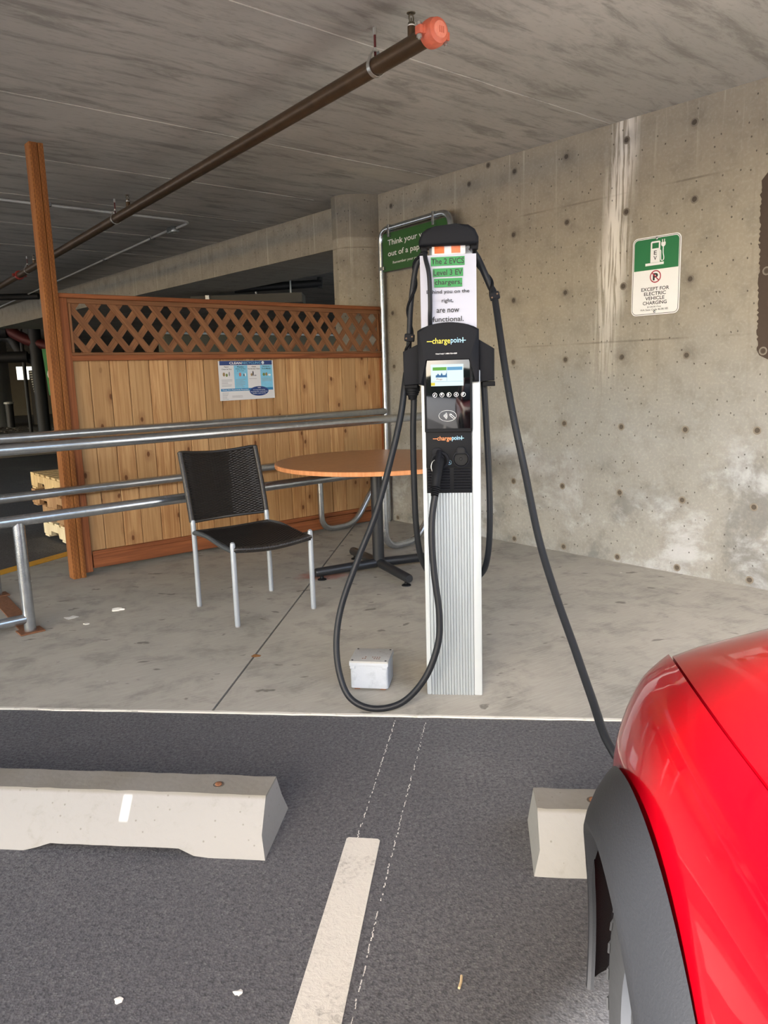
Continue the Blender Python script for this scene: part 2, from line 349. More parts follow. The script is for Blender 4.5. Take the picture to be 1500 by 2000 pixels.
M = dict(wall=concrete_wall(), wallcol=concrete_wall('column_concrete', True), ceil=concrete_ceiling(), floor=concrete_floor(),
    asphalt=asphalt('asphalt', srgb(88, 88, 91), srgb(60, 60, 63), srgb(116, 115, 115)),
    asphalt2=asphalt('older_asphalt', srgb(78, 78, 81), srgb(46, 46, 48), srgb(110, 108, 106)),
    bank=plain('added_dark_foliage', srgb(58, 66, 44), 0.9, var=0.5, scale=1.2), olive=plain('olive_painted_wall', srgb(84, 80, 64), 0.8, var=0.15, scale=4), pale=plain('added_pale_apron', srgb(192, 191, 188), 0.9, var=0.08, scale=3), dirt=plain('packed_base', srgb(60, 56, 50), 0.95, var=0.3, bump=0.3),  # bank and apron are added out of view to shape reflections and bounced light
    white_paint=paint('white_road_paint', srgb(196, 192, 182), srgb(122, 117, 110), 0.7, 70),
    chalk=paint('chalk_line', srgb(205, 202, 196), srgb(110, 108, 106), 0.8, 200),
    edge=paint('slab_edge_paint', srgb(212, 208, 196), srgb(150, 146, 136), 0.7, 40),
    yellow=paint('yellow_kerb_paint', srgb(206, 152, 38), srgb(110, 84, 40), 0.6, 40),
    stop=stop_concrete(),
    brown=plain('brown_wall_paint', srgb(64, 50, 39), 0.6, var=0.1, scale=50, bump=0.3),
    hole=plain('hole_shadow', srgb(84, 77, 68), 0.95, var=0.3, scale=200),
    cone=plain('tie_cone_mortar', srgb(128, 120, 108), 0.9, var=0.25, scale=120),
    plank=wood('cedar_plank', srgb(210, 169, 120), srgb(162, 114, 71), var=0.75),
    trimw=wood('redwood_trim', srgb(160, 98, 60), srgb(116, 66, 40), knot=False, var=0.2),
    slat=wood('lattice_cedar', srgb(152, 106, 72), srgb(108, 70, 45), knot=False, var=0.35),
    post=wood('treated_post', srgb(164, 106, 56), srgb(122, 74, 36), knot=False, incised=True, var=0.1),
    pal_a=wood('pale_pallet_pine', srgb(226, 200, 150), srgb(186, 152, 104), knot=False, var=0.2),
    pal_b=wood('brown_pallet_pine', srgb(186, 150, 110), srgb(140, 104, 70), knot=False, var=0.35),
    pal_c=wood('white_pallet_wood', srgb(232, 222, 192), srgb(204, 186, 150), knot=False, var=0.1),
    galv=galvanised(), rust=plain('rusted_plate', srgb(120, 80, 54), 0.9, 0.2, 0.35, 40, 0.4),
    pipe=plain('brown_steel_pipe', srgb(84, 66, 48), 0.42, 0.55, 0.45, 14, 0.15), orange=plain('orange_pipe_fitting', srgb(206, 106, 80), 0.5, 0.0, 0.2, 60, 0.3),
    orange_l=plain('orange_fitting_face', srgb(232, 142, 118), 0.5, 0.0, 0.15, 80, 0.4), redfit=plain('red_pipe_fitting', srgb(150, 50, 40), 0.5), darkred=plain('dark_red_rod', srgb(84, 30, 30), 0.5, 0.3),
    steel=plain('bright_steel', srgb(190, 190, 186), 0.35, 0.8, 0.15, 60), conduit=plain('pale_zinc_conduit', srgb(196, 198, 198), 0.45, 0.25, 0.1, 40), brass=plain('sprinkler_brass', srgb(96, 88, 74), 0.4, 0.7),
    black_pipe=plain('black_pipe', srgb(30, 30, 31), 0.6, 0.1, 0.3), alu=plain('white_aluminium', srgb(158, 165, 169), 0.38, 0.35, 0.05, 20), alu_w=plain('pale_aluminium', srgb(178, 184, 186), 0.40, 0.2, 0.04, 20),
    blk=plain('black_plastic', srgb(25, 26, 30), 0.6, 0, 0.12, 160, 0.05, 0.12), blk2=plain('satin_black_plastic', srgb(19, 20, 23), 0.55, 0, 0.12, 160, 0, 0.12), rubber=plain('cable_rubber', srgb(28, 30, 34), 0.45, 0, 0.12, 60, 0, 0.25),
    blackest=plain('vent_shadow', srgb(14, 14, 15), 0.8), white=plain('print_white', srgb(240, 240, 238), 0.5, 0, 0.02), paper=plain('white_paper', srgb(184, 186, 198), 0.7, 0, 0.02, 8),
    ink=plain('black_ink', srgb(30, 30, 32), 0.6), posterpaper=plain('poster_paper', srgb(222, 222, 224), 0.6, 0, 0.02, 8), greenhl=plain('green_highlight', srgb(46, 136, 70), 0.6, 0, 0.08, 20), sgreen=plain('sign_green', srgb(22, 112, 62), 0.35, 0, 0.06, 10), dgreen=plain('dark_sign_green', srgb(38, 86, 26), 0.4, 0, 0.08, 6), sred=plain('sign_red', srgb(166, 32, 52), 0.4),
    lyellow=plain('logo_yellow', srgb(246, 220, 70), 0.5), lorange=plain('logo_orange', srgb(240, 140, 80), 0.5), lblue=plain('logo_pale_blue', srgb(160, 210, 240), 0.5), oranges=plain('orange_card', srgb(240, 112, 14), 0.5),
    pblue=plain('poster_navy', srgb(34, 62, 122), 0.5), pcyan=plain('poster_sky_blue', srgb(126, 196, 228), 0.5), pteal=plain('poster_mid_blue', srgb(46, 128, 180), 0.5), pgrey=plain('poster_grey_print', srgb(150, 152, 158), 0.6), ptan=plain('poster_tan_print', srgb(150, 126, 90), 0.6), ppink=plain('poster_pink_print', srgb(200, 120, 110), 0.6), pgreen=plain('poster_green_print', srgb(110, 130, 70), 0.6),
    tabletop=wood('cherry_laminate', srgb(178, 126, 84), srgb(156, 106, 68), knot=False, var=0.0, rough=0.30), tedge=wood('table_edge', srgb(216, 152, 104), srgb(192, 128, 82), knot=False, var=0.0), tblack=plain('black_table_steel', srgb(36, 38, 42), 0.4, 0.2, 0.1, 80),
    chairleg=plain('silver_powder_coat', srgb(156, 163, 171), 0.42, 0.35, 0.08, 60), wicker=plain('dark_wicker', srgb(38, 35, 33), 0.30, 0, 0.25, 90), seatframe=plain('charcoal_tube', srgb(70, 74, 78), 0.4, 0.3),
    jbox=paint('weathered_grey_box', srgb(166, 172, 179), srgb(128, 133, 139), 0.6, 22, 0.5), jlid=paint('scuffed_box_lid', srgb(160, 160, 156), srgb(104, 100, 94), 0.7, 50, 0.5),
    red=car_paint(), clad=plain('car_cladding', srgb(32, 33, 36), 0.5, 0, 0.08, 300, 0.15), carblk=plain('wheel_well_black', srgb(18, 18, 19), 0.8), tyre=plain('tyre_rubber', srgb(30, 30, 31), 0.75, 0, 0.25, 40, 0.2), rim=plain('alloy_rim', srgb(84, 86, 90), 0.4, 0.6), carglass=plain('dark_car_glass', srgb(16, 20, 22), 0.06), lamp=plain('headlamp_lens', srgb(190, 196, 204), 0.08, 0.3), amber=plain('amber_lens', srgb(226, 110, 50), 0.25),
    screenglass=plain('black_display_glass', srgb(12, 13, 15), 0.05), scr=emit('lit_screen', srgb(220, 240, 242), 0.36), scr_g=emit('screen_green', srgb(110, 190, 70), 0.25), scr_b=emit('screen_blue', srgb(110, 180, 225), 0.25), scr_d=emit('screen_drawing', srgb(60, 130, 190), 0.2), scr_o=emit('screen_orange', srgb(230, 120, 60), 0.2), scr_y=emit('screen_yellow', srgb(240, 220, 60), 0.3),
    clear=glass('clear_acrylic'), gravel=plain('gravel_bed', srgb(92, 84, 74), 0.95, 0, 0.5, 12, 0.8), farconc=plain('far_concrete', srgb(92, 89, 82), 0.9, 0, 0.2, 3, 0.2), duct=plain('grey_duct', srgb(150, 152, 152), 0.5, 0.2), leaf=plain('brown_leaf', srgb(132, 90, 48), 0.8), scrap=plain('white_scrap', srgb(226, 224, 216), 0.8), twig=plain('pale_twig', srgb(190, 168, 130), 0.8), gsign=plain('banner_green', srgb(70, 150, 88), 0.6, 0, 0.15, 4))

# ================================================================== SETTING
# ground, asphalt and the concrete pad
bm = nb(); prism(bm, [(-60, -60), (60, -60), (60, 60), (-60, 60)], 'z', -0.30, -0.03)
ground = struct(finish('ground', bm, M['dirt']))
bm = nb(); prism(bm, [(-40, 6.9), (-4.3, 3.243), (3.8, 2.348), (40, -1.7), (40, -40), (-40, -40)], 'z', -0.029, 0.0)
struct(finish('floor', bm, M['asphalt']))
bm = nb(); box(bm, -40, 8, -40, -5.75, -0.02, 0.003); box(bm, -40, -12.2, -5.75, 40, -0.02, 0.003); struct(finish('floor_bounce_apron', bm, M['pale'], loc=WALL0, rotz=A_E))  # pale aprons added out of view to bounce sunlight onto ceiling and walls
JL = [Vector((-0.705, 2.83)), Vector((-0.210, 7.04))]; g = 0.005
def kerb(x): return 2.949-0.1107*(x+1.59)
bm = nb(); prism(bm, [(-4.3, kerb(-4.3)), (JL[0].x-g, kerb(JL[0].x)), (JL[1].x-g, JL[1].y), (-1.0, 8.2), (-2.05, 6.52), (-2.42, 5.75), (-2.68, 5.21), (-3.35, 3.9)], 'z', -0.029, 0.004)
pad = struct(finish('trim_1', bm, M['floor']))
bm = nb(); prism(bm, [(JL[0].x+g, kerb(JL[0].x)), (3.9, kerb(3.9)), (wl(4.9).x, wl(4.9).y), tuple(wl(0, 0.02))[:2], (JL[1].x+g, JL[1].y)], 'z', -0.029, 0.004)
struct(finish('trim_2', bm, M['floor']))
bm = nb(); prism(bm, [(-40, 7.2), (-4.3, 3.25), (-3.35, 3.9), (-2.68, 5.21), (-2.42, 5.75), (-2.05, 6.52), (-1.0, 8.2), (2.0, 8.6), (14, 20), (14, 45), (-40, 45)], 'z', -0.029, -0.004)
struct(finish('floor_back', bm, M['asphalt2']))
# ragged pale edge of the pad
bm = nb(); rnd = random.Random(3); top = []; bot = []; x = -4.3
while x < 3.8:
    top.append((x, kerb(x)+0.010+rnd.uniform(-.003, .003))); bot.append((x, kerb(x)-0.003+rnd.uniform(-.004, .003))); x += 0.07
prism(bm, bot+top[::-1], 'z', 0.0, 0.0055); struct(finish('trim_3', bm, M['edge'], smooth=False))
bm = nb(); yo = [(-3.45, 3.72), (-2.72, 5.13), (-2.46, 5.69), (-2.10, 6.44), (-1.2, 8.0)]
prism(bm, [(p[0]-.075, p[1]+.06) for p in yo]+[(p[0]+.03, p[1]+.0) for p in yo][::-1], 'z', -0.02, 0.007); struct(finish('trim_4', bm, M['yellow']))
# stall stripe, blacked-out stripe and chalk layout lines
bm = nb(); prism(bm, [(-0.134, 1.987), (-0.128, 1.993), (-0.045, 1.981), (-0.039, 1.973), (-0.117, 1.355), (-0.50, -1.55), (-0.62, -1.53), (-0.224, 1.359)], 'z', -0.001, 0.0025)
tag(struct(finish('parking_stripe', bm, M['white_paint'])), 'white painted parking stripe on the dark asphalt between the wheel stops', 'stripe')
for pts in (((0.02, 2.74), (-0.105, 1.985), (-0.02, 2.2)), ((0.135, 2.72), (0.006, 1.98), (-0.098, 1.36), (-0.30, 0.2))):
    P = catmull([(*p, 0) for p in (pts if len(pts) == 4 else pts[:2])], 80 if len(pts) == 3 else 90); bm = nb()
    rnd = random.Random(len(pts))
    for a, b in zip(P, P[1:]):
        if rnd.random() < 0.38: continue
        n = (b-a).normalized().cross(Vector((0, 0, 1)))*rnd.uniform(0.0006, 0.0015); q = a.lerp(b, rnd.uniform(.5, .9))
        o = n.normalized()*rnd.uniform(-.002, .002)
        prism(bm, [tuple((a-n+o).xy), tuple((q-n+o).xy), tuple((q+n+o).xy), tuple((a+n+o).xy)], 'z', 0.0, 0.0012)
    tag(finish('chalk_line', bm, M['chalk'], smooth=False), 'thin broken chalk line on the asphalt running beside the white stripe on its ' + ('right' if len(pts) == 4 else 'far left, up to the concrete edge'), 'line', kind='stuff')

# wall on the right
wall = thing('wall_right', 'grey stained concrete wall behind the charging station', 'wall', WALL0, A_D); struct(wall)
del wall['category']; del wall['label']
bm = nb(); box(bm, 0, 9.5, 0, 0.25, -0.03, CEIL); finish('wall_panel', bm, M['wall'], wall)
holes = [(1.051, 2.673), (1.233, 2.766)] + [(x, z) for z in (2.67, 2.25, 1.80, 1.36, 0.917, 0.478, 0.037) for x in (1.48, 1.927, 2.373, 2.81, 3.253)] + [(x, z) for z in (2.67, 2.25, 1.80, 1.36, 0.917, 0.478, 0.037) for x in (0.16, 0.60, 1.04)] + [(x, z) for z in (2.25, 1.36, 0.478) for x in (3.70, 4.14)]
holes = [h for h in holes if h not in ((1.04, 2.67), (0.60, 2.67))]
bm = nb(); lathe(bm, [(0.024, 0.0), (0.023, -0.0022), (0.0165, -0.003), (0.015, -0.0005), (0.0145, 0.001)], 14, 'y')
cone0 = None
for i, (hx, hz) in enumerate(holes):
    if cone0 is None: cone0 = finish('tie_hole', bm, M['cone'], wall); o = cone0
    else: o = shared('tie_hole', cone0, wall)
    o.location = (hx+random.uniform(-.01, .01), -0.0002, hz+random.uniform(-.008, .008))
    if i == 0:
        bm = nb(); lathe(bm, [(0.0150, -0.0004), (0.0148, -0.0015), (0.001, -0.0008)], 14, 'y'); plug0 = finish('hole', bm, M['hole'], o)
    else: shared('hole', plug0, o)
rnd = random.Random(5); L = []; z = 2.27
L = [(3.60, 2.36), (3.26, 2.34)]
while z > 1.36: L.append((3.198+(2.27-z)*.03+rnd.uniform(-.006, .006), z)); z -= 0.012
L += [(3.24, 1.34), (3.32, 1.30), (3.6, 1.29)]
bm = nb(); prism(bm, L, 'y', -0.0015, 0.0005); finish('paint_patch', bm, M['brown'], wall, smooth=False)
# column, beam, ceiling, back of the garage
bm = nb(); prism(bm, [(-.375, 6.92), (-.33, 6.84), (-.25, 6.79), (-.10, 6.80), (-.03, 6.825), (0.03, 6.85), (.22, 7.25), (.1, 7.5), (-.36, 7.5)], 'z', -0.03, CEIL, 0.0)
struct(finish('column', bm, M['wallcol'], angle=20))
bm = nb(); box(bm, -12, -0.40, 0.0, 0.92, 2.43, CEIL); struct(finish('beam', bm, M['wall'], loc=WALL0, rotz=A_D))
ceil = thing('ceiling', '', '', WALL0, A_E); struct(ceil); del ceil['label']; del ceil['category']   # local x along E, y towards the inside (-D)
bm = nb(); box(bm, -12, 0.26, -5.593, 46, CEIL, CEIL+0.25); box(bm, 0.26, 15, 0.0, 46, CEIL, CEIL+0.25)
finish('slab', bm, M['ceil'], ceil)
rnd = random.Random(8)
for y, x1 in ((-2.25, -0.0), (-0.70, 0.0), (0.46, -.25), (1.57, -0.0), (2.75, -.0), (3.95, 0)):
    bm = nb(); P = []; x = -12.0
    while x < x1: P.append(x); x += 0.11
    lo = [(p, y-0.006-rnd.uniform(0, .006)) for p in P]; hi = [(p, y+0.006+rnd.uniform(0, .006)) for p in P]
    prism(bm, lo+hi[::-1], 'z', CEIL-0.0045, CEIL+0.001); finish('formwork_seam', bm, M['ceil'], ceil, smooth=False)
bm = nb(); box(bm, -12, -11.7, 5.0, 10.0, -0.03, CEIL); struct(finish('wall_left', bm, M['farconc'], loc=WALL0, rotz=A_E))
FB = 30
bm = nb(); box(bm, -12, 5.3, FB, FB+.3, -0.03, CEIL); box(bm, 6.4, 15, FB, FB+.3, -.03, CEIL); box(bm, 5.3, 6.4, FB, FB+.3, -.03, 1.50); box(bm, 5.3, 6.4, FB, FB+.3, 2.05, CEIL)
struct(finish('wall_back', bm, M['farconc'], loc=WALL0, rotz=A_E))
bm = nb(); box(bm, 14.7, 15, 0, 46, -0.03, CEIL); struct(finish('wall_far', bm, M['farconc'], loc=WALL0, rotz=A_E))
# low wall and things seen dimly through the lattice
bm = nb(); box(bm, 0.15, 6, 4.6, 4.8, -0.03, 1.90); struct(finish('wall_low', bm, M['olive'], loc=WALL0, rotz=A_E))
bm = nb(); box(bm, 0.15, 6, 4.55, 4.85, 1.90, 1.925); struct(finish('trim_5', bm, M['duct'], loc=WALL0, rotz=A_E))

# dark foliage bank added behind the camera: darkens reflections, cuts frontal sky light
bm = nb(); rnd = random.Random(11); rows = []
for i in range(61):
    x = -30+0.9*i; rows.append([bm.verts.new((x, -17.0+rnd.uniform(-.5, .5)-d_, z+rnd.uniform(-.35, .35)*(z > .1))) for d_, z in ((0, -.02), (.4, 1.4), (.3, 2.8), (1.0, 3.9), (2.4, 4.3))])
for a, b in zip(rows, rows[1:]):
    for k in range(4): bm.faces.new((a[k], a[k+1], b[k+1], b[k]))
struct(finish('unseen_foliage_bank', bm, M['bank'], loc=WALL0, rotz=A_E))

# ================================================================== CHARGING STATION  (local x across, -y to the camera)
ch = thing('charging_station', 'tall white and black electric car charging station with two cables on the concrete pad', 'charger', (0.267, 2.952, 0.004), A_X)
bm = nb(); prism(bm, rrect(-0.112, 0.111, 0.004, 0.20, 0.03), 'z', 0.0, 1.30); finish('column_body', bm, M['alu_w'], ch, angle=50)
for x0, x1, nm in ((-0.1125, -0.0935, 'side_rail'), (0.0795, 0.1115, 'side_rail')):
    bm = nb(); box(bm, x0, x1, -0.006, 0.03, 0.0, 1.30, 0.005); finish(nm, bm, M['alu_w'], ch)
bm = nb(); n = 15; pts = []
for i in range(n):                                                # flutes
    a = -0.0925 + 0.1715*i/n; b = -0.0925 + 0.1715*(i+1)/n; w = b-a
    if i in (0, n-1): pts += [(a, -0.004), (b-0.001, -0.004)]
    else: pts += [(a+0.0008, 0.0005), (a+0.0022, -0.004), (b-0.0022, -0.004), (b-0.0008, 0.0005)]
prism(bm, [(-0.0925, 0.02)]+pts+[(0.079, 0.02)], 'z', 0.0, 0.85); finish('fluted_panel', bm, M['alu'], ch, smooth=False)
# head shell
arch = [(-0.121, 1.252), (-0.121, 1.440)] + [(-0.121+0.2285*i/12, 1.449+0.028*math.sin(PI*i/12)**0.7) for i in range(13)] + [(0.1075, 1.440), (0.1075, 1.257), (0.082, 1.257), (0.082, 1.352), (-0.0995, 1.352), (-0.0995, 1.247)]
bm = nb(); prism(bm, arch, 'y', -0.034, 0.19, 0.010, 3); finish('head_shell', bm, M['blk'], ch, angle=40)
for sgn, pts in ((-1, [(-0.121, 1.253), (-0.178, 1.249), (-0.179, 1.376), (-0.121, 1.402)]), (1, [(0.1075, 1.256), (0.165, 1.259), (0.165, 1.377), (0.1075, 1.413)])):
    bm = nb(); prism(bm, pts, 'y', 0.0, 0.14, 0.007); h = finish('holster_wing', bm, M['blk'], ch, angle=40)
    bm = nb(); xx = sgn*0.148-0.004; box(bm, xx-0.024, xx+0.024, 0.02, 0.11, 1.238, 1.256, 0.003); finish('wing_underside', bm, M['blk2'], h)
# display
dp = plate('display_panel', rect(-0.0995, 0.0785, 1.078, 1.352), -0.022, 0.02, M['screenglass'], ch, 0.002)
for q in (rect(-.0995, -.092, 1.078, 1.352), rect(.0735, .0795, 1.078, 1.352), rect(-.0995, .0795, 1.072, 1.083)):
    plate('bezel', q, -0.026, 0.0, M['blk2'], dp)
y = -0.0228
plate('screen', rect(-0.073, 0.049, 1.244, 1.324), y, -0.02, M['scr'], dp)
plate('screen_print', rect(-.066, -.014, 1.302, 1.314), y-.0004, y, M['scr_g'], dp); plate('screen_print', rect(-.012, .045, 1.302, 1.314), y-.0004, y, M['scr_b'], dp)
plate('screen_print', [(-.055, 1.276)]+[(-.055+.0045*i, 1.280+(0.014 if i in (2, 5, 9) else 0.005)*(1 if i % 2 else .8)) for i in range(10)]+[(-.012, 1.276)], y-.0004, y, M['scr_d'], dp)
lettering('Plugs', M['scr_o'], dp, -.041, 1.269, .022, .007, y-.0006, 0.01)
plate('screen_print', rect(-.073, -.058, 1.246, 1.257), y-.0004, y, M['scr_y'], dp)
plate('screen_print', rect(-.0135, -.0127, 1.262, 1.302), y-.0004, y, M['scr_d'], dp); plate('screen_print', rect(-.07, .048, 1.260, 1.2607), y-.0004, y, M['scr_d'], dp)
for i in range(5):
    cx = -0.0595+0.0268*i; bm = nb(); lathe(bm, [(0.0085, y+.001), (0.0085, y-.0006), (0.0072, y-.0006), (0.0072, y+.001)], 20, 'y', (cx, 0, 1.211), True); b = finish('button', bm, M['white'], dp)
    bm = nb()
    for k in range(2): box(bm, cx-.004+.003*k, cx-.001+.003*k, y-.0006, y+.001, 1.207+.003*((i+k) % 2), 1.212+.003*((i+k) % 3))
    finish('button_icon', bm, M['white'], b, smooth=False)
bm = nb(); P = [(-0.0125+0.033*math.cos(2*PI*k/40), y, 1.132+0.0205*math.sin(2*PI*k/40)) for k in range(41)]; tube(bm, P, 0.0006, 5); ct = finish('contactless_symbol', bm, M['white'], dp)
bm = nb()
for k in range(4):
    r = 0.004+0.004*k; tube(bm, [(-0.030+r*math.cos(a), y, 1.132+r*1.1*math.sin(a)) for a in [(-0.75+1.5*j/8) for j in range(9)]], 0.0009, 5)
tube(bm, [(-.002, y, 1.137), (.006, y, 1.133), (.016, y, 1.124)], .0009, 5); tube(bm, [(-.004, y, 1.133), (.004, y, 1.126), (.012, y, 1.120)], .0009, 5); tube(bm, [(-.004, y, 1.133), (-.005, y, 1.138), (0, y, 1.139), (.004, y, 1.1355)], .0009, 5)
finish('hand_symbol', bm, M['white'], ct)
def logo(cx, cz, w, h, y, c1, c2, par):
    lettering('charge', c1, par, cx-w*0.13, cz-h*0.06, w*0.46, h*1.0, y, 0.006, 'logo')
    lettering('poin', c2, par, cx+w*0.245, cz-h*0.03, w*0.26, h*0.92, y, 0.006, 'logo')
    plate('logo', rect(cx-w*0.5, cx-w*0.37, cz-h*.06, cz+h*.04), y-.0003, y+.0005, c1, par)
    bm = nb(); box(bm, cx+w*.36, cx+w*.5, y-.0003, y+.0005, cz-h*.03, cz+h*.07); box(bm, cx+w*.415, cx+w*.437, y-.0003, y+.0005, cz-h*.3, cz+h*.42); finish('logo', bm, c2, par, smooth=False)
logo(-0.013, 1.409, 0.144, 0.027, -0.0347, M['lyellow'], M['lblue'], ch)
lettering('Need help? 1-888-758-4389', M['white'], ch, -0.0135, 1.3625, 0.079, 0.0062, -0.0347, 0.012)
# lower panel, vent, holster
lp = plate('lower_panel', rect(-0.0975, 0.0775, 0.933, 1.072), -0.012, 0.02, M['blk2'], ch, 0.002)
logo(-0.011, 1.045, 0.118, 0.022, -0.0127, M['lorange'], M['lblue'], lp)
lettering('UL', M['lblue'], lp, -0.009, 0.953, 0.009, 0.007, -0.0126, 0.01)
bm = nb(); P = [(-0.009+.0085*math.cos(2*PI*k/20), -.0126, .953+.0085*math.sin(2*PI*k/20)) for k in range(21)]; tube(bm, P, .0005, 5); finish('mark', bm, M['lblue'], lp)
vp = plate('vent_panel', rect(-0.0975, 0.0775, 0.833, 0.934), -0.006, 0.02, M['blk2'], ch, 0.002)
for k in range(8):
    for a, b in ((-0.092, -0.008), (0.008, 0.072)):
        bm = nb(); z0 = 0.846+0.0108*k; prism(bm, [(-0.006, z0), (-0.013, z0-0.001), (-0.014, z0+0.004), (-0.006, z0+0.0065)], 'x', a, b); finish('vent_slat', bm, M['blk'], vp)
bm = nb(); lathe(bm, [(0.034, -0.010), (0.033, -0.020), (0.028, -0.021), (0.0265, -0.012), (0.0265, -0.006)], 28, 'y', (0.036, 0, 0.966)); hs = finish('holster', bm, M['blk'], lp)
bm = nb(); lathe(bm, [(0.0262, -0.009), (0.025, -0.013), (0.006, -0.0135), (0.005, -0.016), (0.001, -0.016)], 24, 'y', (0.036, 0, 0.966)); finish('socket_face', bm, M['blackest'], hs)
bm = nb(); prism(bm, [(0.018, 0.985), (0.018, 1.003), (0.026, 1.012), (0.046, 1.012), (0.054, 1.003), (0.054, 0.985)], 'y', -0.022, -0.008, 0.002); finish('latch_hood', bm, M['blk'], hs)
bm = nb(); box(bm, 0.024, 0.048, -0.0232, -0.02, 0.990, 1.006); finish('latch_slot', bm, M['blackest'], hs)
bm = nb(); lathe(bm, [(0.036, -0.010), (0.035, -0.022), (0.027, -0.023), (0.027, -0.006)], 28, 'y', (-0.044, 0, 0.962)); h2 = finish('holster', bm, M['blk'], lp)
bm = nb(); prism(bm, [(-0.074, 0.985), (-0.074, 1.002), (-0.066, 1.010), (-0.044, 1.010), (-0.036, 1.002), (-0.036, 0.985)], 'y', -0.024, -0.008, 0.002); finish('latch_hood', bm, M['blk'], h2)
# upper mast, acrylic display, cap
bm = nb(); prism(bm, rrect(-0.070, 0.094, 0.07, 0.15, 0.02), 'z', 1.30, 1.76); finish('mast', bm, M['alu_w'], ch, angle=50)
bm = nb(); box(bm, -0.084, 0.086, 0.0, 0.012, 1.46, 1.756, 0.002); finish('acrylic_display', bm, M['clear'], ch)
oc = plate('display_card', rect(-0.062, 0.060, 1.47, 1.752), 0.014, 0.017, M['white'], ch)
for a, b in ((-0.053, -0.017), (0.009, 0.042)): plate('orange_square', rect(a, b, 1.7275, 1.752), 0.0125, 0.0138, M['oranges'], oc)
cap = [(-0.109, 1.752), (-0.109, 1.768), (-0.099, 1.796), (-0.078, 1.812), (-0.05, 1.818), (0.03, 1.824), (0.072, 1.820), (0.096, 1.804), (0.109, 1.776), (0.109, 1.758), (0.10, 1.752)]
bm = nb(); prism(bm, cap, 'y', -0.03, 0.17, 0.012, 3); cp = finish('top_cap', bm, M['blk'], ch, angle=45)
bm = nb(); box(bm, -0.104, -0.078, 0.0, 0.05, 1.735, 1.76, 0.004); finish('cord_outlet', bm, M['blk2'], cp)
bm = nb(); box(bm, 0.078, 0.104, 0.0, 0.05, 1.737, 1.76, 0.004); finish('cord_outlet', bm, M['blk2'], cp)
bm = nb(); tube(bm, catmull([(-0.092, 0.02, 1.75), (-0.086, -0.01, 1.71), (-0.073, -0.030, 1.65), (-0.070, -0.036, 1.56), (-0.072, -0.028, 1.50), (-0.074, 0.0, 1.45)]), 0.0085, 10); finish('retractor_cord', bm, M['rubber'], ch)
# supply cables behind the pillar
for pts in ([(-0.150, 0.06, 1.24), (-0.146, 0.065, 1.19), (-0.152, 0.07, 1.06), (-0.153, 0.08, 0.86), (-0.149, 0.09, 0.68), (-0.135, 0.11, 0.555), (-0.100, 0.16, 0.46), (-0.06, 0.215, 0.41), (0, 0.225, 0.40)],
            [(0.126, 0.06, 1.255), (0.136, 0.065, 1.06), (0.145, 0.07, 0.86), (0.146, 0.08, 0.66), (0.134, 0.11, 0.53), (0.11, 0.17, 0.46), (0.06, 0.215, 0.41), (0, 0.225, 0.40)]):
    bm = nb(); tube(bm, catmull(pts), 0.0125, 12); sc_ = finish('supply_cable', bm, M['rubber'], ch)
    if pts[0][0] < 0:
        bm = nb(); lathe(bm, [(0.030, 1.246), (0.0295, 1.226), (0.026, 1.225), (0.026, 1.218), (0.023, 1.217), (0.023, 1.210), (0.019, 1.209), (0.016, 1.195), (0.013, 1.193)], 18, 'z', (-0.150, 0.062, 0)); finish('strain_relief', bm, M['blk2'], sc_)

# paper notice taped to the station
pn = thing('paper_notice', 'white printed paper notice with green highlighted lines taped high on the charger', 'notice', ch.location, A_X)
bm = nb(); N = 8; rows = []
for j in range(N+1):
    rows.append([bm.verts.new((-0.107+0.207*i/N, -0.006-0.0035*math.sin(PI*i/N)*(0.6+0.4*math.sin(j)), 1.452+0.268*j/N)) for i in range(N+1)])
for a, b in zip(rows, rows[1:]):
    for i in range(N): bm.faces.new((a[i], a[i+1], b[i+1], b[i]))
r = bmesh.ops.extrude_face_region(bm, geom=bm.faces[:]); bmesh.ops.translate(bm, verts=[v for v in r['geom'] if isinstance(v, bmesh.types.BMVert)], vec=(0, 0.0012, 0))
finish('sheet', bm, M['paper'], pn)
for a, b, z0, z1 in ((-.0665, .0575, 1.681, 1.7125), (-.0595, .0515, 1.642, 1.672), (-.0555, .048, 1.605, 1.636)): plate('highlight', rect(a, b, z0, z1), -0.0112, -0.0104, M['greenhl'], pn)
for s, cx, cz, w, h in (('The 2 EVCS', -.0045, 1.697, .120, .0205), ('Level 3 EV', -.004, 1.657, .106, .020), ('chargers,', -.0035, 1.620, .099, .023), ('Behind you on the', -.005, 1.587, .158, .0165), ('right,', -.007, 1.555, .043, .018), ('are now', -.006, 1.520, .084, .014), ('functional.', -.006, 1.490, .116, .019)):
    lettering(s, M['ink'], pn, cx, cz, w, h, -0.0120, 0.012)

# charging cables
def cable(name, label, pts, extra=()):
    t = thing(name, label, 'cable', (0, 0, 0))
    bm = nb(); tube(bm, catmull(pts, 8), 0.0127, 14); finish('cable_sheath', bm, M['rubber'], t); return t
LOOP = [(0.103, 3.05, 1.300), (0.094, 3.032, 1.245), (0.077, 3.013, 1.141), (0.037, 2.996, 0.984), (-0.03, 2.983, 0.764), (-0.107, 2.971, 0.583), (-0.178, 2.947, 0.402), (-0.204, 2.915, 0.264), (-0.195, 2.879, 0.139), (-0.153, 2.839, 0.050), (-0.063, 2.811, 0.0172), (0.048, 2.798, 0.045), (0.138, 2.788, 0.145), (0.19, 2.794, 0.275), (0.199, 2.805, 0.393), (0.183, 2.82, 0.551), (0.177, 2.833, 0.687), (0.183, 2.845, 0.783), (0.195, 2.856, 0.845)]
c1 = cable('charging_cable', 'black charging cable hanging in a loop to the floor with its plug in the holster', LOOP)
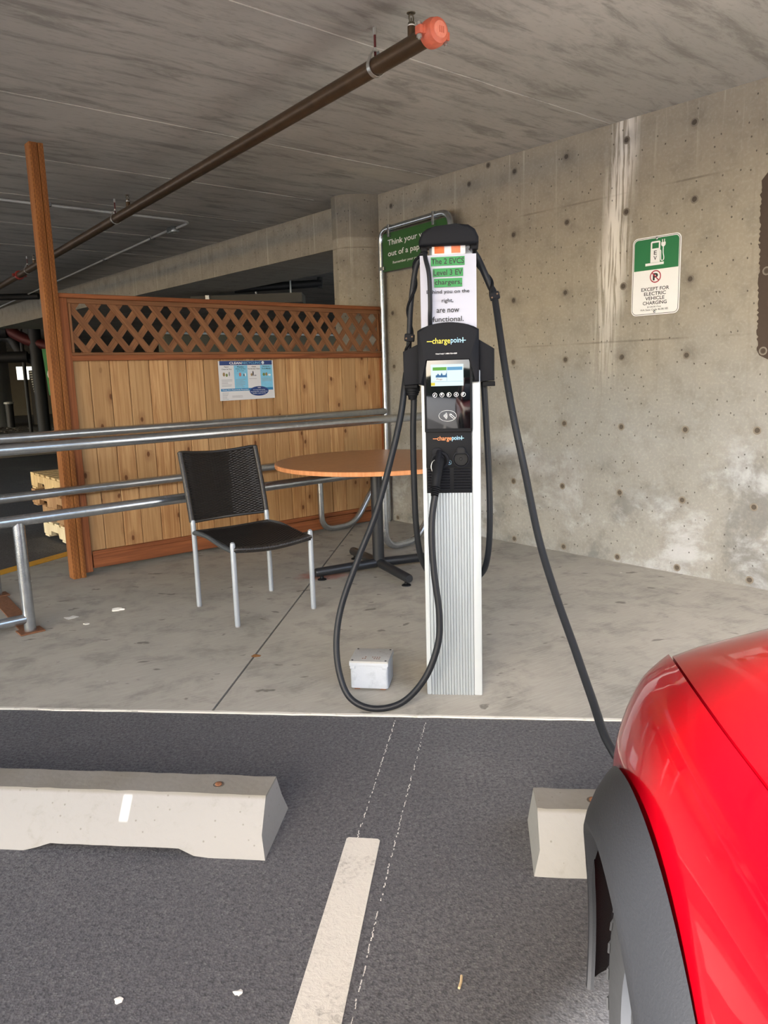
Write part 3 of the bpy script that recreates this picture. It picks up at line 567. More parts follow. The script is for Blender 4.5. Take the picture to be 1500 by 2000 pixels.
twl = [(0.180, 2.985, 1.745), (0.150, 2.99, 1.698), (0.133, 2.995, 1.617), (0.122, 3.0, 1.524), (0.116, 3.01, 1.430), (0.112, 3.02, 1.370), (0.108, 3.04, 1.31)]
bm = nb(); P = catmull(twl, 10); tube(bm, P, 0.0105, 12); tw = finish('upper_cable', bm, M['rubber'], c1)
def helix(P, r, turns, rr, mat, par, name='twisted_cord'):
    Q = []; n = len(P)
    for i, p in enumerate(P):
        t = (P[min(i+1, n-1)]-P[max(i-1, 0)]).normalized(); a = t.cross(Vector((0, 1, 0))).normalized(); b = t.cross(a); an = 2*PI*turns*i/n
        Q.append(p+a*r*math.cos(an)+b*r*math.sin(an))
    bm = nb(); tube(bm, Q, rr, 8); return finish(name, bm, mat, par)
helix(P, 0.0115, 3.2, 0.0055, M['blk2'], c1)
def clamp(par, c, ang):
    bm = nb(); box(bm, -0.019, 0.019, -0.016, 0.016, -0.0145, 0.0145, 0.006); o = finish('clamp', bm, M['blk'], par, c); o.rotation_euler = (0, ang, A_X)
    for k in (-1, 1):
        bm = nb(); lathe(bm, [(0.0036, -0.0155), (0.0036, -0.0175), (0.0025, -0.018), (0.001, -0.018)], 10, 'y', (0.011*k, 0, 0.004*k)); finish('clamp_screw', bm, M['pipe'], o)
clamp(c1, (0.117, 2.998, 1.432), 0.1)
# the plug: handle hanging from the holster
def plug(par, base, tip, nose, ax):
    """handle from base (cable end) to tip, nose pointing along nose"""
    b, t = Vector(base), Vector(tip); n = 12
    prof = [0.0150, 0.0165, 0.0175, 0.0185, 0.0195, 0.0200, 0.0205, 0.0215, 0.0225, 0.0235, 0.024, 0.021, 0.012]
    P = [b.lerp(t, i/n) + Vector(nose)*(-0.010*math.sin(PI*i/n)) for i in range(n+1)]
    bm = nb(); tube(bm, P, lambda i: prof[i], 14); h = finish('plug_handle', bm, M['blk2'], par)
    bm = nb(); tube(bm, [t-Vector(nose)*0.005-(t-b).normalized()*0.012, t+Vector(nose)*0.034-(t-b).normalized()*0.012], 0.0215, 18); finish('plug_nose', bm, M['blk'], h)
    bm = nb(); d = (t-b).normalized()
    tube(bm, [t+d*0.018-Vector(nose)*0.006, t+d*0.004-Vector(nose)*0.022, t-d*0.028-Vector(nose)*0.027], lambda i: (0.010, 0.011, 0.008)[i], 10); finish('trigger', bm, M['blk'], h)
    bm = nb()
    for k in range(5):
        q = b - d*(0.002+0.0075*k); tube(bm, [q, q-d*0.0045], 0.0195-0.0012*k, 14)
    finish('strain_relief', bm, M['blk2'], h)
    return h
hd = plug(c1, (0.197, 2.862, 0.876), (0.2155, 2.925, 0.985), (0.115, 0.9934, 0.0), EX)
bm = nb(); tube(bm, catmull([(0.197, 2.885, 0.974), (0.187, 2.882, 0.966), (0.183, 2.880, 0.948), (0.188, 2.878, 0.930), (0.194, 2.878, 0.928)]), 0.0016, 6); finish('wire_hook', bm, M['steel'], hd)

RC = [(0.352, 3.005, 1.752), (0.380, 3.021, 1.722), (0.403, 3.01, 1.669), (0.427, 3.0, 1.611), (0.438, 2.985, 1.58), (0.446, 2.915, 1.455), (0.454, 2.845, 1.324), (0.47, 2.775, 1.16), (0.501, 2.691, 0.948), (0.525, 2.562, 0.734), (0.555, 2.432, 0.572), (0.584, 2.303, 0.442), (0.607, 2.174, 0.327), (0.626, 2.045, 0.234), (0.69, 1.95, 0.168), (0.85, 1.88, 0.162), (1.05, 1.80, 0.24), (1.20, 1.72, 0.40), (1.255, 1.62, 0.55), (1.262, 1.575, 0.60)]
c2 = cable('charging_cable', 'black charging cable running from the charger cap down behind the red car', RC)
P = catmull(RC[:5], 8); helix(P, 0.012, 1.6, 0.0065, M['blk2'], c2); clamp(c2, (0.439, 2.98, 1.575), -0.25)
plug(c2, (1.262, 1.570, 0.612), (1.262, 1.53, 0.70), (-0.115, -0.9934, 0.0), EX)

# ================================================================== EV SIGN ON THE WALL (wall frame)
sg = thing('parking_sign', 'green and white electric vehicle parking sign screwed to the concrete wall', 'sign', wl(2.592, 0, 1.841), A_D)
W_, H_ = 0.160, 0.2325
plate('sign_plate', rrect(-W_, W_, -H_, H_, 0.034), -0.009, -0.006, M['white'], sg)
bm = nb(); a = rrect(-W_+.006, W_-.006, -H_+.006, H_-.006, 0.029); b = rrect(-W_+.0088, W_-.0088, -H_+.0088, H_-.0088, 0.0265)
va = [bm.verts.new((p[0], -.0094, p[1])) for p in a]; vb = [bm.verts.new((p[0], -.0094, p[1])) for p in b]
for i in range(len(va)): bm.faces.new((va[i], va[(i+1) % len(va)], vb[(i+1) % len(va)], vb[i]))
finish('border_line', bm, M['ink'], sg, smooth=False)
top = [p for p in rrect(-W_+.013, W_-.013, 0.037, H_-.013, 0.024) if p[1] > 0.12]
plate('green_field', [(W_-.013, .037)]+top+[(-W_+.013, .037)], -0.0096, -0.0085, M['sgreen'], sg)
y0, y1 = -0.0103, -0.0090
plate('pump_symbol', [(-.037, .078), (.026, .078), (.026, .196), (.020, .202), (-.030, .202), (-.037, .196)], y0, y1, M['white'], sg)
plate('pump_window', rect(-.027, .016, .160, .192), -.0108, -.0095, M['sgreen'], sg)
plate('pump_base', rect(-.070, .052, .062, .077), y0, y1, M['white'], sg)
plate('plug_symbol', [(.032, .190), (.060, .190), (.060, .174), (.052, .165), (.040, .165), (.032, .174)], y0, y1, M['white'], sg)
for x in (.037, .050): plate('plug_pin', rect(x, x+.005, .188, .207), y0, y1, M['white'], sg)
bm = nb(); tube(bm, catmull([(.046, -.0098, .168), (.046, -.0098, .13), (.051, -.0098, .105), (.050, -.0098, .090), (.042, -.0098, .084), (.033, -.0098, .090), (.031, -.0098, .12), (.030, -.0098, .142), (.024, -.0098, .146)]), .0028, 6); finish('plug_lead', bm, M['white'], sg)
lettering('E', M['ink'], sg, -.005, .135, .019, .024, -.0107, .01); lettering('V', M['ink'], sg, -.005, .104, .022, .024, -.0107, .01)
lettering('P', M['ink'], sg, .000, -.006, .034, .042, -.0100, .05)
bm = nb(); lathe(bm, [(.037, -.0098), (.037, -.0106), (.031, -.0106), (.031, -.0098)], 36, 'y', (0, 0, -.005), True); finish('prohibition_ring', bm, M['sred'], sg)
plate('prohibition_bar', [(-.0265, .018), (-.022, .0222), (.0265, -.028), (.022, -.0322)], -.0109, -.0102, M['sred'], sg)
for s, z, w, h in (('EXCEPT FOR', -.077, .186, .021), ('ELECTRIC', -.1045, .146, .021), ('VEHICLE', -.132, .128, .021), ('CHARGING', -.1595, .160, .021)): lettering(s, M['ink'], sg, 0.0, z, w, h, -.0100, .012)
lettering('$124.00 Fine', M['ink'], sg, -.003, -.184, .092, .011, -.0100, .004); lettering('WA State Code 46.08.185', M['ink'], sg, -.003, -.200, .186, .0115, -.0100, .004)
for z in (.2165, -.2135):
    bm = nb(); lathe(bm, [(.0075, -.006), (.0072, -.0125), (.004, -.0140), (.001, -.014)], 12, 'y', (.002, 0, z)); finish('screw', bm, M['galv'], sg)
    if z > 0:
        bm = nb(); box(bm, -.05, .05, -.006, 0.0, -.15, .15); finish('backing_strip', bm, M['galv'], sg)

# ================================================================== FENCE (x along E, -y to the camera)
F0 = Vector((0.049, 6.86, 0)); fn = thing('wooden_fence', 'cedar plank fence panel with a lattice top in front of the concrete column', 'fence', F0, A_E)
seams = [-2.735, -2.588, -2.451, -2.320, -2.173, -2.029, -1.891, -1.754, -1.616, -1.467, -1.318, -1.170, -1.040, -0.905, -0.764, -0.625, -0.481, -0.339, -0.193, -0.055]
for i, (a, b) in enumerate(zip(seams, seams[1:])):
    bm = nb(); dz = random.uniform(-.002, .002); dy = random.uniform(0, .004); w = (b-a)/2
    zb = 0.168+(-0.045)*((a+2.7)/2.65)
    box(bm, -w+.0022, w-.0022, 0.0+dy, 0.018+dy, zb-0.86, 1.470-0.86, 0.0025, 1); finish('plank', bm, M['plank'], fn, ((a+b)/2, 0, 0.86))
def board(name, x0, x1, y0, y1, z0, z1, mat, par=fn, bev=0.003, tilt=0.0):
    """a board with its own grain: built along local z, laid along x"""
    L = x1-x0; bm = nb(); box(bm, -(z1-z0)/2, (z1-z0)/2, y0, y1, -L/2, L/2, bev, 1)
    o = finish(name, bm, mat, par, ((x0+x1)/2, 0, (z0+z1)/2)); o.rotation_euler = (0, PI/2+tilt, 0); return o
board('top_cap', -2.752, 0.0, -0.035, 0.05, 1.838, 1.866, M['trimw'])
board('trim_board', -2.70, -0.035, -0.020, 0.0, 1.806, 1.838, M['slat'])
board('trim_board', -2.70, -0.05, -0.022, 0.0, 1.477, 1.494, M['slat'])
board('mid_rail', -2.70, -0.05, -0.026, 0.0, 1.441, 1.477, M['trimw'])
board('bottom_rail', -2.69, -0.02, -0.026, 0.0, 0.128, 0.158, M['trimw'], tilt=0.0085)
board('bottom_rail', -2.69, -0.005, -0.020, 0.012, 0.034, 0.125, M['trimw'], tilt=0.013)
for x0, x1, y0, z1 in ((-2.7515, -2.698, -0.024, 1.838), (-0.062, -0.018, -0.024, 1.838)):
    bm = nb(); box(bm, -(x1-x0)/2, (x1-x0)/2, y0, 0.02, -(z1-.03)/2, (z1-.03)/2, 0.003, 1); finish('stile', bm, M['trimw'], fn, ((x0+x1)/2, 0, (z1+.03)/2))
bm = nb(); box(bm, -0.009, 0.009, -0.020, 0.0, -.156, .156, 0.002, 1); s0 = finish('trim_strip', bm, M['slat'], fn, (-2.686, 0, 1.65)); shared('trim_strip', s0, fn, (-0.078, 0, 1.65))
# lattice slats: two layers, clipped to the opening
def clip_par(x0, k, half, xa, xb, za, zb):
    """slat centre line x = x0 + k*(zb - z); clipped to xa..xb, za..zb"""
    poly = [(x0-half, zb), (x0+half, zb), (x0+half+k*(zb-za), za), (x0-half+k*(zb-za), za)]
    def cut(poly, f):
        out = []
        for p, q in zip(poly, poly[1:]+poly[:1]):
            fp, fq = f(p), f(q)
            if fp >= 0: out.append(p)
            if fp*fq < 0: t = fp/(fp-fq); out.append((p[0]+(q[0]-p[0])*t, p[1]+(q[1]-p[1])*t))
        return out
    poly = cut(poly, lambda p: p[0]-xa)
    return cut(poly, lambda p: xb-p[0]) if poly else poly
for layer, k, y0 in ((0, 0.80, -0.013), (1, -0.80, -0.004)):
    x = -1.983+0.0725*layer
    while x > -3.1: x -= 0.1446
    while x < 0.5:
        x += 0.1446
        pl = clip_par(x+random.uniform(-.004, .004), k, 0.028, -2.700, -0.060, 1.486, 1.815)
        if len(pl) < 3: continue
        cx = sum(p[0] for p in pl)/len(pl); cz = 1.65
        ang = math.atan(k)                                        # turn so that the grain runs along the slat
        ca, sa = math.cos(ang), math.sin(ang)
        loc = [((p[0]-cx)*ca+(p[1]-cz)*sa, -(p[0]-cx)*sa+(p[1]-cz)*ca) for p in pl]
        bm = nb(); prism(bm, loc, 'y', y0, y0+0.0085); o = finish('slat', bm, M['slat'], fn, (cx, 0, cz), smooth=False); o.rotation_euler = (0, -ang, 0)
bm = nb(); box(bm, -0.03, 0.03, -0.001, 0.004, -.14, .14); box(bm, -0.034, -0.03, -0.10, 0.004, -.14, .14)
finish('wall_bracket', bm, M['galv'], fn, (-0.022+0.035, -0.03, 0.42))
# the tall post at the fence end: two boards side by side
ps = thing('fence_post', 'tall double timber post rising almost to the ceiling at the open end of the fence', 'post', F0+E*(-2.788)+D*(-0.003)+Vector((0, 0, 0.004)), A_E)
hh = 2.748/2
bm = nb(); box(bm, -0.050, -0.001, -0.045, 0.045, -hh, hh, 0.005, 2); finish('post_half', bm, M['post'], ps, (0, 0, hh))
bm = nb(); box(bm, 0.001, 0.035, -0.045, 0.045, -hh, hh, 0.005, 2); finish('post_half', bm, M['post'], ps, (0, 0, hh))

# recycling poster on the planks
po = thing('recycling_poster', 'blue and white clean recycling poster pinned on the fence planks', 'poster', F0+E*(-1.400)-Vector((-D.x, -D.y, 0))*0.006+Vector((0, 0, 1.282)), A_E)
po.rotation_euler = (0, math.radians(0.0), A_E)
pw, ph = 0.240, 0.147
plate('poster_sheet', [(-pw, -ph), (pw, -ph+.004), (pw-.002, ph), (-pw+.001, ph-.001)], -0.0016, 0.0, M['posterpaper'], po)
def pfx(a): return -pw+0.012+(2*pw-0.024)*a
def pfz(b): return ph-(2*ph)*b
def pr(n, a0, a1, b0, b1, m, k=1): return plate(n, rect(pfx(a0), pfx(a1), pfz(b1), pfz(b0)), -0.0016-0.0005*k, -0.0014, m, po)
pr('header_band', 0.0, 1.0, 0.005, 0.112, M['pblue'])
lettering('CLEAN', M['white'], po, pfx(.295), pfz(.06), .104, .018, -.0026, .025); lettering('RECYCLING', M['pcyan'], po, pfx(.60), pfz(.058), .162, .017, -.0026, .006)
bm = nb(); lathe(bm, [(.0115, -.0016), (.0115, -.0025), (.001, -.0025)], 18, 'y', (pfx(.82), 0, pfz(.058))); finish('badge', bm, M['white'], po)
bm = nb(); prism(bm, [(pfx(.82)-.006, pfz(.058)-.005), (pfx(.82)+.006, pfz(.058)-.005), (pfx(.82), pfz(.058)+.006)], 'y', -.003, -.0024); finish('badge_arrow', bm, M['pcyan'], po)
pr('column_band', .26, .515, .118, .70, M['pcyan']); pr('column_band', .765, 1.0, .118, .70, M['pcyan'])
pr('divider_band', 0.0, 1.0, .70, .765, M['pteal'], 2)
for s, a, b, w, h in (('Paper', .125, .155, .040, .011), ('Clean & Dry', .125, .215, .085, .011), ('Plastics', .385, .155, .055, .011), ('Clean & Dry', .385, .21, .085, .011), ('#1 & 2 only', .385, .258, .060, .008), ('Glass', .64, .155, .038, .010), ('No Broken Glass', .64, .21, .105, .009), ('Aluminum,', .88, .155, .066, .011), ('Tin & Metals', .88, .21, .080, .011)): lettering(s, M['ink'], po, pfx(a), pfz(b), w, h, -.0026, .015)
lettering('These Are Separately Recycled', M['white'], po, pfx(.265), pfz(.735), .225, .011, -.0030, .012)
for a, b, w, h, m_ in ((.07, .34, .020, .030, 'ptan'), (.12, .36, .018, .024, 'pgreen'), (.17, .33, .012, .034, 'pgrey'), (.37, .35, .020, .030, 'ppink'), (.47, .355, .010, .026, 'white'), (.445, .365, .008, .020, 'ink'), (.62, .33, .010, .040, 'ink'), (.59, .36, .016, .022, 'ptan'), (.66, .38, .022, .010, 'pgrey'), (.83, .36, .022, .024, 'pgreen'), (.88, .355, .020, .026, 'ptan'), (.94, .375, .026, .014, 'white')):
    plate('picture', disc_pts(pfx(a), pfz(b), h/2, 10, rx=w/2), -.0027, -.0016, M[m_], po)
bm = nb(); rnd = random.Random(2)
for a0, a1, b0, nl in ((.02, .22, .47, 6), (.28, .50, .47, 7), (.54, .74, .46, 1), (.78, .98, .46, 3), (.02, .17, .80, 6), (.20, .48, .885, 2)):
    for k in range(nl):
        b = b0+.032*k; a2 = a0+(a1-a0)*rnd.uniform(.55, 1.0); box(bm, pfx(a0), pfx(a2), -.0024, -.0016, pfz(b+.008), pfz(b))
stuff(finish('small_print', bm, M['pgrey'], po, smooth=False))
plate('tips_oval', disc_pts(pfx(.72), pfz(.785), .0365, 32, rx=.084), -.0032, -.0016, M['pblue'], po)
lettering('TIPS', M['white'], po, pfx(.72), pfz(.70), .028, .008, -.0036, .02)
for k, s in enumerate(('Do not bag mixed recycling', 'Recycle bags & film - recycle separately', 'Styrofoam - recycle separately')): lettering(s, M['white'], po, pfx(.72), pfz(.755+.045*k), (.104, .148, .116)[k], .0085, -.0036, .008)

# ================================================================== CART CORRAL (rails run along E)
cf = Vector((-1.900, 3.923, 0.004)); cr = Vector((-2.433, 4.648, 0.004))
co = thing('cart_corral', 'galvanised steel tube cart corral rails passing in front of the plank fence', 'corral', (0, 0, 0))
def tb(name, pts, r, mat=None, par=co, seg=14):
    bm = nb(); tube(bm, pts, r, seg); return finish(name, bm, mat or M['galv'], par)
Z = Vector((0, 0, 1))
PF, PR = Vector((0.560, 6.015, 0.004)), Vector((0.040, 6.750, 0.004))     # end poles
def on(p0, s, z): return p0 + E*s + Z*z
ef, er = (PF-cf).dot(E), (PR-cr).dot(E)
for p0, e_ in ((cf, ef), (cr, er)):
    tb('upper_rail', [on(p0, -3.0, .965), on(p0, e_-.012, .975)], .030)
    tb('lower_rail', [on(p0, -3.0, .598), on(p0, e_-.012, .606)], .030)
    post = tb('rail_post', [on(p0, 0, 0.008), on(p0, 0, .590)], .030)
    bm = nb(); q = p0; box(bm, -.062, .062, -.05, .05, 0, .008, .002, 1); finish('base_plate', bm, M['rust'], post, p0, A_E)
    tb('low_rail', [on(p0, -.02, .075), on(p0, -3.0, .075)], .026)
tb('drop_loop', bend([on(cr, 2.51, .60), on(cr, 2.51, .03), on(cr, 2.86, .03), on(cr, 3.19, .47)], .13, 8), .026)
tb('drop_loop', bend([on(cf, 2.50, .60), on(cf, 2.50, .03), on(cf, 2.82, .03), on(cf, 3.13, .47)], .13, 8), .026)
tb('sign_arch', bend([PR+Z*0, PR+Z*2.475, PF+Z*2.475, PF+Z*0], .11, 8), .024)
bm = nb(); v = (cr-cf); a = math.atan2(v.y, v.x); box(bm, .06, v.length-.06, -.045, .045, 0, .006, .002, 1); finish('floor_strap', bm, M['rust'], co, cf, a)
bm = nb(); q = on(cf, 1.03, .603); tube(bm, [q-E*.012, q+E*.012], .0312, 14); finish('tape_band', bm, M['white'], co)
# green bag sign in the arch
sd = (PF-PR).normalized(); A_S = math.atan2(sd.y, sd.x)
bs = thing('bag_reminder_sign', 'dark green store sign about a paper bag hung in the steel tube arch', 'sign', PR, A_S)
plate('sign_board', rect(0.032, 0.868, 2.136, 2.437), -0.004, 0.0, M['dgreen'], bs)
for x, z in ((.14, 2.452), (.72, 2.452)):
    bm = nb(); box(bm, x-.012, x+.012, -.028, .028, z-.05, z+.05, .003, 1); finish('strap', bm, M['galv'], bs)
for x in (.035, .865):
    bm = nb(); box(bm, x-.036, x+.03, -.027, .027, 2.150, 2.178, .003, 1); finish('strap', bm, M['galv'], bs)
lettering('Think your way', M['white'], bs, .385, 2.355, .56, .058, -.0046, .008); lettering('out of a paper bag.', M['white'], bs, .435, 2.268, .66, .058, -.0046, .008)
lettering('Remember your reusable bags.', M['white'], bs, .430, 2.195, .52, .026, -.0046, .006)

# ================================================================== TABLE AND CHAIR
tt = thing('round_table', 'round wood-laminate table on a black cross base between the chair and the charger', 'table', (-0.045, 4.975, 0.004), 0.0)
bm = nb(); lathe(bm, [(0.001, .722), (.645, .722), (.648, .724), (.648, .7485), (.645, .7505), (.001, .7505)], 96, 'z'); tp = finish('tabletop', bm, M['tabletop'], tt, angle=30); tp.rotation_euler = (0, 0, 0)
bm = nb(); lathe(bm, [(.6475, .7225), (.6515, .7245), (.6515, .7475), (.6475, .7495)], 96, 'z', (0, 0, 0), True); finish('edge_band', bm, M['tedge'], tt)
bm = nb(); tube(bm, [(0, 0, .05), (0, 0, .70)], .039, 20); finish('pedestal', bm, M['tblack'], tt)
bm = nb(); box(bm, -.24, .24, -.24, .24, .700, .722, .01); finish('top_plate', bm, M['tblack'], tt)
fa = math.atan2(4.567-4.975, 0.144+0.045)
for k in range(4):
    a = fa+PI/2*k; d = Vector((math.cos(a), math.sin(a), 0)); L = .45
    bm = nb(); tube(bm, [d*.02+Z*.062, d*(L-.01)+Z*.052, d*L+Z*.052], lambda i: (.031, .029, .024)[i], 14); f = finish('foot', bm, M['tblack'], tt)
    bm = nb(); lathe(bm, [(.030, 0.0), (.028, .006), (.012, .012), (.010, .026)], 14, 'z', tuple(d*(L-.045))); finish('glide', bm, M['blk2'], f)

cx = thing('wicker_chair', 'black woven chair with silver legs standing beside the round table', 'chair', (-0.75, 4.238, 0.004), math.atan2(.6, .8))
X_, Yb, Yf = .236, .245, -.245
for sx in (-1, 1):
    bm = nb(); tube(bm, [(sx*X_, Yf, .006), (sx*X_, Yf, .438), (sx*X_, Yf, .452), (sx*X_, Yf, .458)], lambda i: (.0145, .0145, .0125, .006)[i], 14); l = finish('leg', bm, M['chairleg'], cx)
    bm = nb(); lathe(bm, [(.0135, 0), (.0135, .010)], 12, 'z', (sx*X_, Yf, 0)); finish('leg_cap', bm, M['duct'], l)
    bm = nb(); tube(bm, catmull([(sx*X_, Yb, .006), (sx*X_, Yb, .30), (sx*X_, Yb+.004, .47), (sx*X_, Yb+.010, .505)]), .0145, 14); l = finish('leg', bm, M['chairleg'], cx)
    bm = nb(); lathe(bm, [(.0135, 0), (.0135, .010)], 12, 'z', (sx*X_, Yb, 0)); finish('leg_cap', bm, M['duct'], l)
    bm = nb(); tube(bm, catmull([(sx*X_, Yb-.005, .435), (sx*X_, Yb-.06, .440), (sx*X_, .06, .440), (sx*X_, -.10, .418), (sx*X_, Yf+.01, .408)]), .0135, 12); finish('seat_rail', bm, M['seatframe'], cx)
bm = nb(); tube(bm, catmull([(-X_, Yf, .418), (-.12, Yf-.004, .404), (0, Yf-.006, .398), (.12, Yf-.004, .404), (X_, Yf, .418)], 40), lambda i: (.0165, .0180, .0180)[i % 3], 12); finish('front_roll', bm, M['wicker'], cx)
def weave(surf, nu, nv, name, par, amp=.0030):
    """woven strands: nv rows over nu stakes on surf(u, v) -> (point, normal)"""
    bm = nb(); sub = 4
    for j in range(nv):
        v0 = (j+.06)/nv; v1 = (j+.94)/nv; rows = []
        for i in range(nu*sub+1):
            u = i/(nu*sub); w = math.cos(PI*u*nu + (PI if j % 2 else 0))*amp
            p0, n0 = surf(u, v0); p1, n1 = surf(u, (v0+v1)/2); p2, n2 = surf(u, v1)
            rows.append([bm.verts.new(p0+n0*(w-.0012)), bm.verts.new(p1+n1*(w+.0010)), bm.verts.new(p2+n2*(w-.0012))])
        for a, b in zip(rows, rows[1:]):
            for k in range(2): bm.faces.new((a[k], b[k], b[k+1], a[k+1]))
    me_o = finish(name, bm, M['wicker'], par, angle=60); return stuff(me_o)
def back_s(u, v):
    x = (-1+2*u)*(X_+.002); z = .497+.392*v; dip = .018*math.sin(PI*u)*(v**2)
    y = Yb+.012+.098*((z-.50)/.385)**1.2*(1 if z > .5 else 0) + .030*math.sin(PI*u) if z > .5 else Yb+.012+.030*math.sin(PI*u)
    return Vector((x, y, z-dip)), Vector((-.25*math.cos(PI*u)*.6, -1, .2)).normalized()
bk = thing('x', '', ''); bpy.data.objects.remove(bk)
bm = nb(); rim = [back_s(u/20, 0)[0] for u in range(21)]+[back_s(1, v/12)[0] for v in range(1, 13)]+[back_s(1-u/20, 1)[0] for u in range(1, 21)]+[back_s(0, 1-v/12)[0] for v in range(1, 12)]
tube(bm, rim+[rim[0]], lambda i: .0095, 10); bk = finish('backrest', bm, M['wicker'], cx)
for e_ in (0, 1):                                                  # sides wrapped with strand
    W = [back_s(e_, v/150)[0] for v in range(151)]
    bm = nb(); tube(bm, W, lambda i: (.0150, .0166, .0166)[i % 3], 12); finish('side_wrap', bm, M['wicker'], bk, angle=80)
weave(back_s, 26, 52, 'back_weave', bk)
bm = nb(); G_ = [[bm.verts.new(back_s(i/12, j/10)[0]+Vector((0, .004, 0))) for i in range(13)] for j in range(11)]
for a, b in zip(G_, G_[1:]):
    for i in range(12): bm.faces.new((a[i], a[i+1], b[i+1], b[i]))
finish('back_liner', bm, M['blackest'], bk)
def seat_s(u, v):
    x = (-1+2*u)*(X_-.006); y = Yb-.02+(Yf-Yb-.0)*v; t = v
    z = .447-.030*max(0, (t-.45)/.55)**1.5 - .012*math.sin(PI*u)*(0.4+.9*t)
    return Vector((x, y+.005, z)), Vector((0, 0, 1))
bm = nb(); G_ = [[bm.verts.new(seat_s(i/12, j/10)[0]-Z*.004) for i in range(13)] for j in range(11)]
for a, b in zip(G_, G_[1:]):
    for i in range(12): bm.faces.new((a[i], a[i+1], b[i+1], b[i]))
r = bmesh.ops.extrude_face_region(bm, geom=bm.faces[:]); bmesh.ops.translate(bm, verts=[v for v in r['geom'] if isinstance(v, bmesh.types.BMVert)], vec=(0, 0, -.012))
se = finish('seat', bm, M['blackest'], cx); weave(seat_s, 26, 48, 'seat_weave', se, .0016)
bm = nb(); tube(bm, [seat_s(u/16, 0)[0]-Z*.003 for u in range(17)], .0085, 10); finish('back_roll', bm, M['wicker'], cx)

# ================================================================== JUNCTION BOX ON THE FLOOR
jb = thing('junction_box', 'grey metal junction box with screwed lid on the floor beside the charger', 'box', (-0.070, 3.085, 0.004), A_X-.05)
bm = nb(); prism(bm, rrect(-.079, .079, -.075, .075, .012), 'z', .012, .118); finish('body', bm, M['jbox'], jb, angle=50)
bm = nb(); box(bm, -.0815, .0815, -.0775, .0775, .116, .130, .002); ld = finish('lid', bm, M['jlid'], jb)
bm = nb(); box(bm, -.0818, .0818, -.0778, .0778, .108, .1235, .002); finish('flange', bm, M['jbox'], jb)
for sx in (-1, 1):
    bm = nb(); box(bm, sx*.068-.011, sx*.068+.011, -.0795, -.060, .096, .110, .003); finish('ear', bm, M['jbox'], jb)
    bm = nb(); box(bm, sx*.055-.012, sx*.055+.012, -.06, -.03, 0, .014, .002); finish('foot', bm, M['rust'], jb)
    bm = nb(); box(bm, sx*.055-.012, sx*.055+.012, .03, .06, 0, .014, .002); finish('foot', bm, M['rust'], jb)
    for sy in (-1, 1):
        bm = nb(); lathe(bm, [(.0045, .129), (.0045, .1312), (.001, .1312)], 10, 'z', (sx*.070, sy*.066, 0)); finish('screw', bm, M['ink'], ld)
bm = nb(); rnd = random.Random(4)
for r_, y_ in ((0, -.030), (1, -.048)):
    for k in range(9):
        if rnd.random() < .25: continue
        x_ = -.042+.0098*k; box(bm, x_, x_+.005, y_, y_+.007, .1298, .1306)
stuff(finish('raised_letters', bm, M['rust'], ld, smooth=False))

# ================================================================== WHEEL STOPS (stall frame)
def wheel_stop(label, u0, u1, v0, hole, notch):
    t = thing('wheel_stop', label, 'wheel stop', st(0, 0, 0), A_X, 'concrete wheel stops')
    prof = [(0, 0), (.022, .062), (.088, .143), (.190, .143), (.238, .058), (.258, 0)]
    us = [u0]; n = 44; rnd = random.Random(int(u0*10)); us = [u0+(u1-u0)*i/n for i in range(n+1)]
    bm = nb(); rings = []
    for i, u in enumerate(us):
        lift = 0.0
        if notch and notch[0] < u < notch[1]: lift = min(.026, (u-notch[0])*1.2, (notch[1]-u)*.8)
        j = lambda a: rnd.uniform(-a, a); sl = 0.018 if i == 0 else -0.018 if i == n else 0
        rings.append([bm.verts.new((u+(sl if 0 < k < 5 else sl*.3)+(j(.003) if i in (0, n) else 0), v0+p[0]+j(.0012)-(lift*.0), max(p[1], lift if k in (0, 5) else 0)+(j(.0012) if p[1] > 0 else 0))) for k, p in enumerate(prof)])
    for a, b in zip(rings, rings[1:]):
        for k in range(6): bm.faces.new((a[k], b[k], b[(k+1) % 6], a[(k+1) % 6]))
    bm.faces.new(rings[0]); bm.faces.new(rings[-1][::-1])
    es = [e for e in bm.edges if e.calc_face_angle(0) > .5]
    bmesh.ops.bevel(bm, geom=es, offset=.004, segments=2, affect='EDGES')
    finish('stop_body', bm, M['stop'], t, angle=28)
    for hu in hole:
        bm = nb(); lathe(bm, [(.017, .1395), (.016, .1445), (.011, .1435), (.001, .1435)], 12, 'z', (hu, v0+.135, 0)); h = finish('anchor_hole', bm, M['hole'], t)
        bm = nb(); lathe(bm, [(.010, .140), (.0095, .148), (.006, .150), (.001, .150)], 9, 'z', (hu, v0+.135, 0)); finish('rebar_pin', bm, M['rust'], h)
    return t
wheel_stop('whitish concrete wheel stop left of the white stripe, lying across the empty stall', -2.40, -.562, 1.846, (-.735, -2.15), (-1.24, -.765))
wheel_stop('whitish concrete wheel stop half hidden by the front wheel of the red car', .150, 1.98, 1.828, (.320, 1.75), None)

